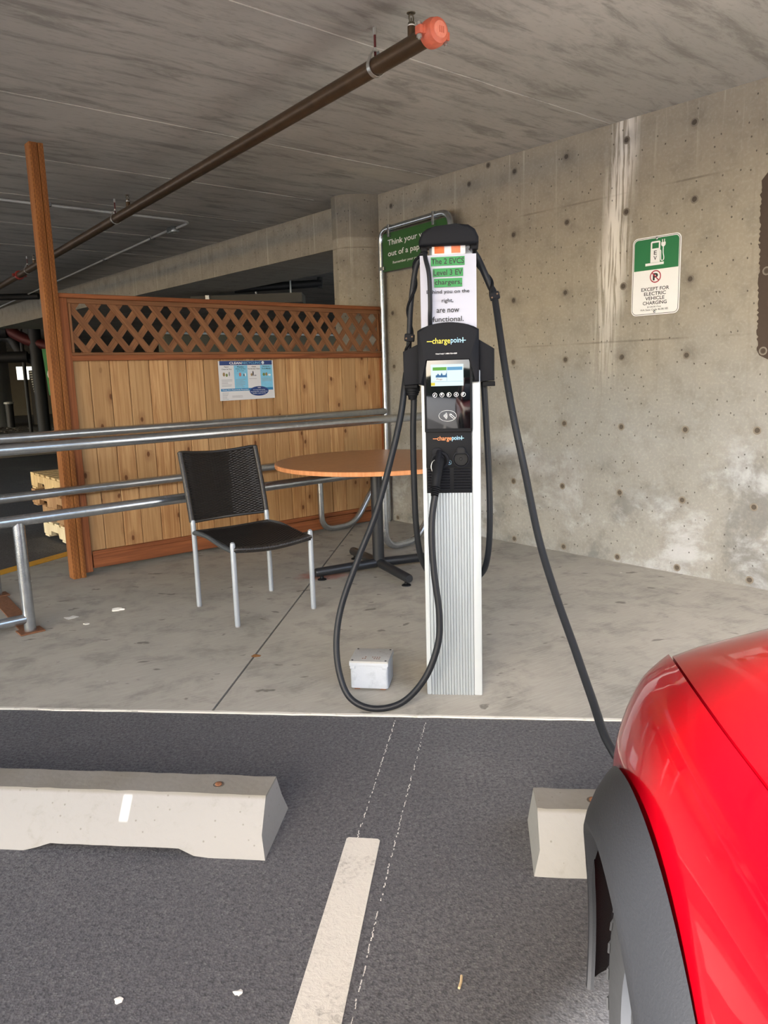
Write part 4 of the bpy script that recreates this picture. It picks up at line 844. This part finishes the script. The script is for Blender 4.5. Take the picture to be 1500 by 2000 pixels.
# ================================================================== OVERHEAD PIPE
pd = Vector((-.5815, .8135, 0)); p0 = Vector((.262, 3.337, 2.630)); A_P = math.atan2(pd.y, pd.x)
pp = thing('sprinkler_pipe', 'brown steel sprinkler pipe with an orange end cap hung below the ceiling', 'pipe', p0, A_P)   # local x along the pipe
bm = nb(); tube(bm, [(x, 0, 0) for x in (0.0, .02, 6.0, 13.0)], .0375, 20); finish('pipe_run', bm, M['pipe'], pp)
bm = nb(); lathe(bm, [(.041, .045), (.052, .040), (.0545, .028), (.0545, .004), (.050, -.004), (.047, -.020), (.036, -.027), (.001, -.028)], 26, 'x'); cpp = finish('end_cap', bm, M['orange'], pp)
bm = nb(); lathe(bm, [(.033, -.026), (.031, -.0305), (.001, -.031)], 22, 'x'); finish('cap_face', bm, M['orange_l'], cpp)
for k in range(3):
    bm = nb(); box(bm, -.0322, -.030, -.016+.009*k, -.011+.009*k, -.012, .012, .0006, 1); finish('cast_mark', bm, M['orange'], cpp)
for s in (-1, 1):
    bm = nb(); box(bm, -.002, .042, s*.050-.012, s*.050+.012+.0*s, -.017, .017, .006); box(bm, .004, .036, s*.066-.012, s*.066+.012, -.016, .016, .005); lug = finish('coupling_lug', bm, M['orange'], cpp)
    bm = nb(); tube(bm, [(.020, s*.068, -.034), (.020, s*.068, .030)], .0062, 8); tube(bm, [(.020, s*.068, -.028), (.020, s*.068, -.017)], .011, 6); tube(bm, [(.020, s*.068, .016), (.020, s*.068, .025)], .010, 6); finish('coupling_bolt', bm, M['steel'], lug)
for xh in (.414, 4.15, 7.55):
    bm = nb(); R_ = .0405; ring = [(0, R_*math.sin(a), -R_*math.cos(a)) for a in [(-2.45+4.9*i/28) for i in range(29)]]
    pts = [(0, -.012, .062), (0, -.024, .045)]+[(0, p[1], p[2]) for p in ring[1:-1]]+[(0, .024, .045), (0, .012, .062)]
    ins = [Vector(p) for p in pts]; cen = Vector((0, 0, 0)); va = []
    for p in ins:
        dd = Vector((0, p.y, p.z)).normalized()*.003
        va.append([bm.verts.new(p+dd*s+Vector((q, 0, 0))) for s, q in ((0, -.011), (0, .011), (1, .011), (1, -.011))])
    for a, b in zip(va, va[1:]):
        for k in range(4): bm.faces.new((a[k], a[(k+1) % 4], b[(k+1) % 4], b[k]))
    bm.faces.new(va[0]); bm.faces.new(va[-1])
    hg = finish('hanger', bm, M['steel'], pp, (xh, 0, 0))
    bm = nb(); tube(bm, [(0, 0, .036), (0, 0, .14)], .0055, 8); finish('rod', bm, M['darkred'], hg)
    bm = nb(); tube(bm, [(0, 0, .128), (0, 0, .1572)], .0085, 8); tube(bm, [(0, 0, .060), (0, 0, .076)], .0095, 6); finish('rod_nut', bm, M['steel'], hg)
for xs in (.155, 3.82, 7.2):
    bm = nb(); tube(bm, [(0, 0, .030), (0, 0, .072)], .0165, 14); sp = finish('outlet', bm, M['pipe'], pp, (xs, 0, 0))
    bm = nb(); tube(bm, [(0, 0, .070), (0, 0, .078)], .0135, 12); finish('thread_tape', bm, M['white'], sp)
    bm = nb(); tube(bm, [(0, 0, .078), (0, 0, .088)], .014, 6)
    for s in (-1, 1): tube(bm, catmull([(0, s*.006, .086), (0, s*.011, .098), (0, s*.010, .112), (0, 0, .120)], 4), .0028, 6)
    tube(bm, [(0, 0, .088), (0, 0, .104)], .0028, 6); lathe(bm, [(.005, .118), (.018, .121), (.0185, .1235), (.004, .125)], 14); finish('sprinkler_head', bm, M['brass'], sp)
bm = nb(); lathe(bm, [(.040, -.03), (.052, -.026), (.056, -.01), (.056, .01), (.052, .026), (.040, .03)], 20, 'x'); cl = finish('coupling', bm, M['redfit'], pp, (8.05, 0, 0))
for s in (-1, 1):
    bm = nb(); box(bm, -.022, .022, s*.066-.016, s*.066+.016, -.018, .018, .005); finish('coupling_lug', bm, M['redfit'], cl)
# electrical conduit under the slab
cz = CEIL-.020
cd = thing('electrical_conduit', 'thin galvanised conduit clipped to the ceiling, bending back to a small box', 'conduit', (0, 0, 0))
tb('conduit_run', bend([(-7.9, 2.26, cz), (-3.007, 6.529, cz), (-1.735, 7.640, cz), (-1.950, 7.925, cz)], .14, 8), .011, M['conduit'], cd, 10)
tb('conduit_run', [(-2.06, 8.035, cz), (-4.687, 11.668, cz), (-9.2, 17.9, cz)], .011, M['conduit'], cd, 10)
bm = nb(); box(bm, -.065, .065, -.04, .04, -.032, .0195, .004); finish('ceiling_box', bm, M['galv'], cd, (-2.005, 7.985, cz), math.radians(-54))
for q in ((-2.2, 7.236), (-2.72, 6.78), (-2.33, 8.41), (-3.3, 9.75)):
    bm = nb(); box(bm, -.014, .014, -.024, .024, -.014, .0195, .003, 1); finish('clip', bm, M['galv'], cd, (q[0], q[1], cz), math.radians(41 if q[1] < 8 else -54))

# ================================================================== PALLETS BEHIND THE FENCE POST (local x along E, y along -D)
def pallet(label, z, mat, shift, rot):
    t = thing('pallet', label, 'pallet', WALL0+E*(-2.505+shift)+D*(0.80)*-1+Vector((0, 0, z)), A_E+rot, 'stacked wooden pallets')
    for k in range(3):
        x0 = .0+.51*k; o = [(-0.05, .019), (-0.05, .119), (.92, .119), (.92, .019), (.74, .019), (.73, .062), (.55, .062), (.54, .019), (.33, .019), (.32, .062), (.14, .062), (.13, .019)]
        bm = nb(); prism(bm, [(p[0], p[1]) for p in o][::-1], 'x', x0, x0+.038, .002, 1); finish('stringer', bm, mat, t)
    for k in range(7):
        y0 = -.05+.145*k; o = nb(); box(o, -.53, .53, -.05, .05, 0, .017, .002, 1)
        b = finish('deck_board', o, mat, t, (.53, y0+.05, .1195))
    for k in range(3):
        y0 = -.05+.425*k; o = nb(); box(o, -.53, .53, -.05, .05, 0, .017, .002, 1); finish('base_board', o, mat, t, (.53, y0+.05, .0))
    return t
pallet('wooden pallet on the ground, whitish, lowest of the stack behind the fence post', 0.007, M['pal_c'], .06, .01)
pallet('brown wooden pallet, second from the ground in the stack behind the post', 0.148, M['pal_b'], .03, -.03)
pallet('brown wooden pallet, second from the top of the stack behind the post', 0.289, M['pal_b'], .00, .02)
pallet('pale yellow wooden pallet, topmost of the stack behind the fence post', 0.430, M['pal_a'], -.03, -.02)

# ================================================================== FAR INSIDE THE GARAGE
bm = nb(); lathe(bm, [(.80, .032), (.80, CEIL)], 40, 'z', (-12.25, 24.0, 0)); struct(finish('column_round', bm, M['duct']))
bm = nb(); prism(bm, [(-14, 12.2), (-6.92, 14.0), (-5.2, 15.6), (-3.5, 22), (-9, 27), (-18, 25)], 'z', -.02, .03); rnd = random.Random(1)
for k in range(1500):
    a, b = rnd.random(), rnd.random(); p = Vector((-13.5, 13.0, .03)).lerp(Vector((-6.6, 14.8, .03)), a).lerp(Vector((-14, 24.3, .03)).lerp(Vector((-5.5, 22.5, .03)), a), b)
    if (p-Vector((-12.25, 24, .03))).length < .95 or (p-Vector((-11.1, 23.2, .03))).length < .3 or (p-Vector((-7.5, 17.2, .03))).length < .9 or (p-Vector((-10.8, 24.6, .03))).length < .4: continue
    s = rnd.uniform(.03, .09); mt = Matrix.Translation(p) @ Matrix.Rotation(rnd.random()*6, 4, 'Z') @ Matrix.Diagonal((s, s*.7, s*.5, 1))
    bmesh.ops.create_icosphere(bm, subdivisions=1, radius=1, matrix=mt)
tag(finish('gravel', bm, M['gravel']), 'bed of brown gravel round the far round column', 'gravel', kind='stuff')
bm = nb(); prism(bm, [(-14, 12.05), (-6.92, 13.85), (-5.1, 15.55), (-5.2, 15.6), (-6.92, 14.0), (-14, 12.2)], 'z', -.02, .06); struct(finish('trim_6', bm, M['farconc']))
bo = thing('bollard', 'black bollard on the gravel in front of the round column', 'bollard', (-11.1, 23.2, .032))
bm = nb(); tube(bm, [(0, 0, 0), (0, 0, .72)], .11, 16); finish('bollard_post', bm, M['black_pipe'], bo)
bm = nb(); lathe(bm, [(.14, .71), (.14, .76), (.02, .78)], 16); finish('bollard_top', bm, M['duct'], bo)
dp_ = thing('drain_pipes', 'cluster of black drain pipes running down to the gravel behind the fence post', 'pipes', (-7.5, 17.2, .032))
dp_.name = 'drain_pipe'
for x, r_ in ((0, .13), (.42, .09), (-.30, .04)): tb('downpipe', [(x, 0, 0), (x, 0, 2.55)], r_, M['black_pipe'], dp_)
tb('branch_pipe', bend([(.35, 0, 2.05), (-.15, 0, 2.2), (-.75, 0, 2.55), (-.95, 0, 2.62)], .2), .12, M['darkred'], dp_)
tb('header_pipe', [(-.6, 0, 2.42), (-5.0, -1.2, 2.42)], .15, M['black_pipe'], dp_)
tb('elbow_pipe', bend([(-.9, .1, 2.30), (-.55, .1, 2.30), (-.38, .1, 1.9), (-.05, .1, 1.75)], .25), .10, M['black_pipe'], dp_)
tb('header_pipe', [(-.2, 0, 1.86), (-5.0, -1.0, 1.86)], .12, M['black_pipe'], dp_)
tb('loop_pipe', bend([(.7, 0, 2.6), (-.05, 0, 2.55), (-.05, 0, 2.12), (.5, 0, 2.0)], .2), .09, M['black_pipe'], dp_)
hp = thing('overhead_pipe', 'thick black pipe under the far ceiling to the left of the post', 'pipe', (0, 0, 0))
tb('pipe_run', [(-9.5, 13.2, 2.732), (-5.62, 13.2, 2.732)], .050, M['black_pipe'], hp)
hp2 = thing('overhead_pipe', 'short black pipe hung in the dark gap above the lattice', 'pipe', (0, 0, 0))
tb('pipe_run', [(-1.9, 10.6, 2.465), (-.74, 10.6, 2.51)], .05, M['black_pipe'], hp2); tb('rod', [(-1.33, 10.6, 2.49), (-1.33, 10.6, CEIL-.001)], .012, M['steel'], hp2, 8); tb('pipe_end', [(-.76, 10.6, 2.45), (-.76, 10.6, 2.59)], .035, M['black_pipe'], hp2, 8)
du = thing('air_duct', 'grey sheet metal duct in the gap between beam and lattice', 'duct', (0, 0, 0))
bm = nb(); prism(bm, [(-2.45, 10.42), (-.98, 10.3), (-.98, 10.8), (-2.45, 10.92)], 'z', 2.25, 2.37); finish('duct_box', bm, M['farconc'], du)
bm = nb(); prism(bm, [(-2.25, 10.38), (-2.20, 10.38), (-2.20, 10.9), (-2.25, 10.9)], 'z', 2.245, 2.375); finish('duct_flange', bm, M['galv'], du)
for q in ((-1.62, 10.62), (-1.15, 10.55)): tb('rod', [(*q, 2.37), (*q, CEIL-.001)], .012, M['steel'], du, 8)
ba = thing('hanging_sign', 'green hanging sign with a white letter far behind the fence post', 'sign', (-6.98, 16.9, 0))
plate('sign_board', [(-.20, 1.05), (.35, 1.02), (.35, 2.03), (-.26, 2.04)], -.02, .02, M['gsign'], ba); lettering('C', M['white'], ba, -.09, 1.50, .22, .26, -.025, .03)
pl_ = thing('lit_shelf', 'far white slatted rack in the dark back of the garage', 'rack', (-10.9, 24.6, .032)); pl_.name = 'slatted_rack'
for k in range(16):
    bm = nb(); box(bm, -.12+.02*k*.5, .1+.02*k*.5, 0, .05, 1.62-.075*k, 1.66-.075*k); finish('slat', bm, M['white'], pl_, smooth=False)
bm = nb(); box(bm, -.16, .26, .05, .12, 0.0, 1.7); finish('rack_frame', bm, M['black_pipe'], pl_, smooth=False)

# ================================================================== LITTER
def scrap(name, label, cat, x, y, r, mat, seed, z=.004, h=.004):
    rnd = random.Random(seed); P = [(r*rnd.uniform(.45, 1)*math.cos(a)*1.3, r*rnd.uniform(.4, 1)*math.sin(a)) for a in [2*PI*k/11 for k in range(11)]]
    bm = nb(); top = [bm.verts.new((p[0], p[1], h*rnd.uniform(.4, 1))) for p in P]; bot = [bm.verts.new((p[0]*.9, p[1]*.9, 0)) for p in P]
    c_ = bm.verts.new((0, 0, h*1.3)); n = len(P)
    for i in range(n): bm.faces.new((top[i], top[(i+1) % n], c_)); bm.faces.new((bot[i], bot[(i+1) % n], top[(i+1) % n], top[i]))
    bm.faces.new(bot[::-1]); tag(finish(name, bm, mat, None, (x, y, z)), label, cat)
scrap('paper_scrap', 'small white scrap on the concrete near the corral post base', 'scrap', -1.77, 4.146, .040, M['scrap'], 1)
scrap('paper_scrap', 'small curled white scrap on the concrete left of the chair', 'scrap', -1.552, 4.266, .034, M['scrap'], 2, h=.012)
scrap('paper_scrap', 'tiny white scrap on the concrete in front of the corral post', 'scrap', -1.639, 4.026, .018, M['scrap'], 3)
scrap('paper_scrap', 'white crumb on the asphalt near the lower left corner', 'scrap', -.596, 1.431, .012, M['scrap'], 4, 0.0)
scrap('paper_scrap', 'white crumb on the asphalt close beside the white stripe', 'scrap', -.344, 1.442, .010, M['scrap'], 5, 0.0)
scrap('dry_leaf', 'small brown dry leaf on the slab joint in front of the chair', 'leaf', -.626, 3.458, .022, M['leaf'], 6)
bm = nb(); tube(bm, [(0, 0, .003), (.006, .016, .0035), (.009, .034, .003)], .003, 7); tag(finish('twig', bm, M['twig'], None, (.130, 1.435, 0)), 'short pale twig on the asphalt right of the stripe', 'twig')

# ================================================================== RED CAR (stall frame, nose to +y)
UC = 1.085; VW = .83; ZW = .33
def lin(tab, v):
    if v <= tab[0][0]: return tab[0][1]
    for (a, x), (b, y) in zip(tab, tab[1:]):
        if v <= b:
            t = (v-a)/(b-a); return x+(y-x)*t
    return tab[-1][1]
def smo(tab, v, h=.10): return sum(lin(tab, v+h*k/3) for k in range(-3, 4))/7
WT = [(-2.56, .55), (-2.45, .74), (-2.2, .86), (-1.6, .895), (.3, .895), (.9, .895), (1.1, .885), (1.2, .865), (1.3, .832), (1.40, .77), (1.48, .68), (1.56, .54), (1.62, .36), (1.66, .20)]
ZG = [(-2.56, .80), (-2.4, .92), (-2.0, .96), (.2, .935), (.5, .912), (.8, .900), (1.0, .893), (1.12, .880), (1.22, .850), (1.32, .790), (1.42, .715), (1.52, .64), (1.66, .55)]
ZCc = [(-2.56, .85), (-2.4, .96), (-2.0, 1.00), (.2, 1.02), (.5, 1.02), (.8, 1.005), (1.0, .995), (1.2, .982), (1.32, .952), (1.42, .87), (1.55, .73), (1.66, .60)]
ZB = [(-2.56, .42), (-2.3, .24), (-1.9, .19), (1.2, .19), (1.45, .21), (1.6, .28), (1.66, .42)]
CHN = [(.18, 0), (.24, 1), (1.36, 1), (1.42, 0)]
def half(v):
    w, zg, zc, zb = smo(WT, v), smo(ZG, v), smo(ZCc, v), smo(ZB, v); c = lin(CHN, v)
    zs = zg-.045; k = .62+.0*v
    P = [(0, zb), (w*.80, zb), (w*.93, zb+.02), (w*.975, zb+.10), (w*.992, zb+.22), (w, zb+.34), (w-.004, zs-.14), (w-.018, zs-.06), (w-.042, zs), (w-.066, zg-.016), (w-.084, zg)]
    gi = w-.0845
    if gi < .1: gi = .1
    Q = [(gi-.002, zg-.004-.03*c), (gi*.75, zg+(zc-zg)*.45-.035*c), (gi*.45, zg+(zc-zg)*.82-.035*c), (0, zc-.035*c)]
    return P, Q
def dens(P, k):
    return [tuple(p) for p in catmull([(a, b, 0) for a, b in P], k)]
bm = nb(); rings = []; nst = 90
for i in range(nst+1):
    v = -2.56+(1.64+2.56)*i/nst; P, Q = half(v)
    pts = [(p[0], p[1]) for p in dens(P, 4)]+[(q[0], q[1]) for q in Q]
    full = [(UC-a, z) for a, z in pts]+[(UC+a, z) for a, z in pts[1:-1][::-1]]
    rings.append([bm.verts.new((u, v, z)) for u, z in full])
n = len(rings[0])
for a, b in zip(rings, rings[1:]):
    for k in range(n): bm.faces.new((a[k], a[(k+1) % n], b[(k+1) % n], b[k]))
bm.faces.new(rings[0]); bm.faces.new(rings[-1][::-1])
car = thing('car', 'red car with black wheel arch cladding parked at the charger', 'car', (0, 0, 0), A_X)
body = finish('body', bm, [M['red'], M['carblk']], car, angle=38)
cut = nb()
for vc in (VW, VW-2.60):
    for u0_, u1_ in ((-.2, UC-.42), (UC+.42, UC+1.3)): lathe(cut, [(.385, u0_), (.385, u1_)], 40, 'x', (0, vc, ZW))
cutter = finish('cutter', cut, [M['red'], M['carblk']]); cutter.rotation_euler = (0, 0, A_X)
for p in cutter.data.polygons: p.material_index = 1
mod = body.modifiers.new('b', 'BOOLEAN'); mod.operation = 'DIFFERENCE'; mod.solver = 'EXACT'; mod.object = cutter
bpy.context.view_layer.update(); dg = bpy.context.evaluated_depsgraph_get(); me = bpy.data.meshes.new_from_object(body.evaluated_get(dg)); body.modifiers.clear(); body.data = me
bpy.data.objects.remove(cutter)
me.set_sharp_from_angle(angle=math.radians(38))
# hood
bm = nb(); rows = []
for i in range(41):
    v = .215+(1.400-.215)*i/40; w, zg, zc = smo(WT, v), smo(ZG, v), smo(ZCc, v); gi = w-.0905; row = []
    for k in range(-20, 21):
        f = abs(k)/20; a = gi*(k/20); z = zg+(zc-zg)*(1-f**2.0)
        if abs(k) == 20: z -= .004
        row.append(bm.verts.new((UC+a, v, z+.0005)))
    rows.append(row)
for a, b in zip(rows, rows[1:]):
    for k in range(40): bm.faces.new((a[k], a[k+1], b[k+1], b[k]))
r = bmesh.ops.extrude_face_region(bm, geom=bm.faces[:]); bmesh.ops.translate(bm, verts=[v for v in r['geom'] if isinstance(v, bmesh.types.BMVert)], vec=(0, 0, -.014))
finish('hood', bm, M['red'], car, angle=50)
# arch cladding, front and rear, both sides
for vc in (VW, VW-2.60):
    for side in (-1, 1):
        bm = nb(); rows = []
        for i in range(57):
            th = math.radians(-14+208*i/56); row = []
            for r_, off, in_ in ((.462, .001, 0), (.452, .010, 0), (.430, .024, 0), (.402, .036, 0), (.385, .040, 0), (.374, .036, 0), (.371, .024, 0), (.371, .030-.026*min(1, max(0, (math.degrees(th)-22)/30)), 0)):
                v = vc+r_*math.cos(th); z = ZW+r_*math.sin(th); w = smo(WT, vc+(r_+.02)*math.cos(th)); zb = smo(ZB, v)
                zz = max(0, min(1, (z-.60)/.35)); base = w-.010*zz**2
                row.append(bm.verts.new((UC+side*(base+off), v, z)))
            rows.append(row)
        for a, b in zip(rows, rows[1:]):
            for k in range(7): bm.faces.new((a[k], a[k+1], b[k+1], b[k]))
        finish('wheel_arch', bm, M['clad'], car, angle=60)
# sills and bumper lower cladding
for side in (-1, 1):
    bm = nb(); box(bm, min(UC+side*.86, UC+side*.905), max(UC+side*.86, UC+side*.905), VW-2.18, VW-.42, .20, .36, .015); finish('sill', bm, M['clad'], car)
bm = nb(); rows = []
for i in range(33):
    a = -1+2*i/32; u = a*.80; vv = 1.625-.42*abs(a)**3.2
    rows.append([bm.verts.new((UC+u, vv+d_, z)) for d_, z in ((-.03, .20), (.015, .24), (.022, .40), (.0, .46), (-.05, .47))])
for a, b in zip(rows, rows[1:]):
    for k in range(4): bm.faces.new((a[k], a[k+1], b[k+1], b[k]))
finish('front_bumper', bm, M['clad'], car, angle=50)
for side in (-1, 1):
    bm = nb(); prism(bm, [(0, .60), (.16, .63), (.19, .67), (.10, .70), (-.02, .675)], 'y', 0, .08, .01); o = finish('headlamp', bm, M['lamp'], car, (UC+side*.60, 1.42, -.02)); o.rotation_euler = (0, 0, -side*.55)
    if side > 0: o.scale = (1, 1, 1)
    bm = nb(); box(bm, -.006, .006, -.035, .035, -.020, .020, .004); finish('side_marker', bm, M['amber'], car, (UC+side*.862, 1.272, .51), side*-.30)
bm = nb(); prism(bm, rrect(UC-.08, UC+.08, .62, .74, .03), 'y', 1.55, 1.625, .006); finish('charge_port', bm, M['blk2'], car)
bm = nb(); prism(bm, rrect(UC-.42, UC+.42, .46, .55, .03), 'y', 1.56, 1.640, .006); finish('grille', bm, M['carblk'], car)
# wheels
wheel0 = None
for vc in (VW, VW-2.60):
    for side in (-1, 1):
        uo = UC+side*.864
        bm = nb(); f = lambda x: side*x
        lathe(bm, [(.215, f(-.012)), (.225, f(.0)), (.270, f(.010)), (.305, f(.004)), (.322, f(-.014)), (.330, f(-.040)), (.330, f(-.175)), (.318, f(-.20)), (.27, f(-.215)), (.215, f(-.20))], 56, 'x', (0, 0, 0)); ty = finish('tyre', bm, M['tyre'], car, (uo, vc, ZW))
        bm = nb()
        for k in range(36):
            a = 2*PI*k/36; ca, sa = math.cos(a), math.sin(a)
            q = [bm.verts.new((f(x), r_*math.cos(a+dv), r_*math.sin(a+dv))) for r_, x, dv in ((.325, -.016, -.03), (.325, -.016, .03), (.294, .0068, .035), (.294, .0068, -.035))]
            q2 = [bm.verts.new((v_.co.x+f(.003), v_.co.y*1.006, v_.co.z*1.006)) for v_ in q]; bm.faces.new(q2)
            for i in range(4): bm.faces.new((q[i], q[(i+1) % 4], q2[(i+1) % 4], q2[i]))
        stuff(finish('tread_block', bm, M['tyre'], ty, smooth=False))
        bm = nb(); lathe(bm, [(.216, f(-.19)), (.218, f(-.02)), (.224, f(-.004)), (.216, f(.002)), (.208, f(-.02)), (.20, f(-.12))], 48, 'x', close=True)
        for k in range(10):
            a = 2*PI*k/10; m4 = Matrix.Rotation(a, 4, 'X'); vs = []
            for (x, yy, zz) in ((-.03, -.020, .05), (-.03, .020, .05), (-.018, .012, .21), (-.018, -.012, .21)): vs.append(bm.verts.new(m4 @ Vector((f(x), yy, zz)))); vs.append(bm.verts.new(m4 @ Vector((f(x-.03), yy, zz))))
            for q in ((0, 2, 4, 6), (1, 7, 5, 3), (0, 1, 3, 2), (4, 5, 7, 6), (2, 3, 5, 4), (6, 7, 1, 0)): bm.faces.new([vs[j] for j in q])
        lathe(bm, [(.065, f(-.06)), (.062, f(-.024)), (.03, f(-.018)), (.001, f(-.018))], 20, 'x'); finish('rim', bm, M['rim'], ty)
# cabin
bm = nb(); base = [(-.80, .30), (-.84, -.5), (-.84, -1.9), (-.74, -2.44), (.74, -2.44), (.84, -1.9), (.84, -.5), (.80, .30)]; top = [(-.58, -.52), (-.62, -.9), (-.60, -1.75), (-.54, -2.12), (.54, -2.12), (.60, -1.75), (.62, -.9), (.58, -.52)]
vb = [bm.verts.new((UC+a, b, .985)) for a, b in base]; vt = [bm.verts.new((UC+a, b, 1.53)) for a, b in top]
for i in range(8): bm.faces.new((vb[i], vb[(i+1) % 8], vt[(i+1) % 8], vt[i]))
bm.faces.new(vb); bm.faces.new(vt[::-1]); bmesh.ops.bevel(bm, geom=list(bm.edges), offset=.03, segments=2, affect='EDGES'); finish('glasshouse', bm, M['carglass'], car)
bm = nb(); prism(bm, [(UC+a*1.03, b*1.01+(.03 if b > -.6 else 0)) for a, b in top], 'z', 1.52, 1.57, .02, 3); finish('roof', bm, M['red'], car)
for side in (-1, 1):
    for a, b in (((.80, .28), (.58, -.55)), ((.835, -1.05), (.615, -1.0)), ((.80, -2.25), (.56, -2.0))):
        bm = nb(); tube(bm, [(UC+side*a[0], a[1], .985), (UC+side*b[0], b[1], 1.535)], .028, 8); finish('pillar', bm, M['red'] if a[1] > 0 or a[1] < -2 else M['carblk'], car)
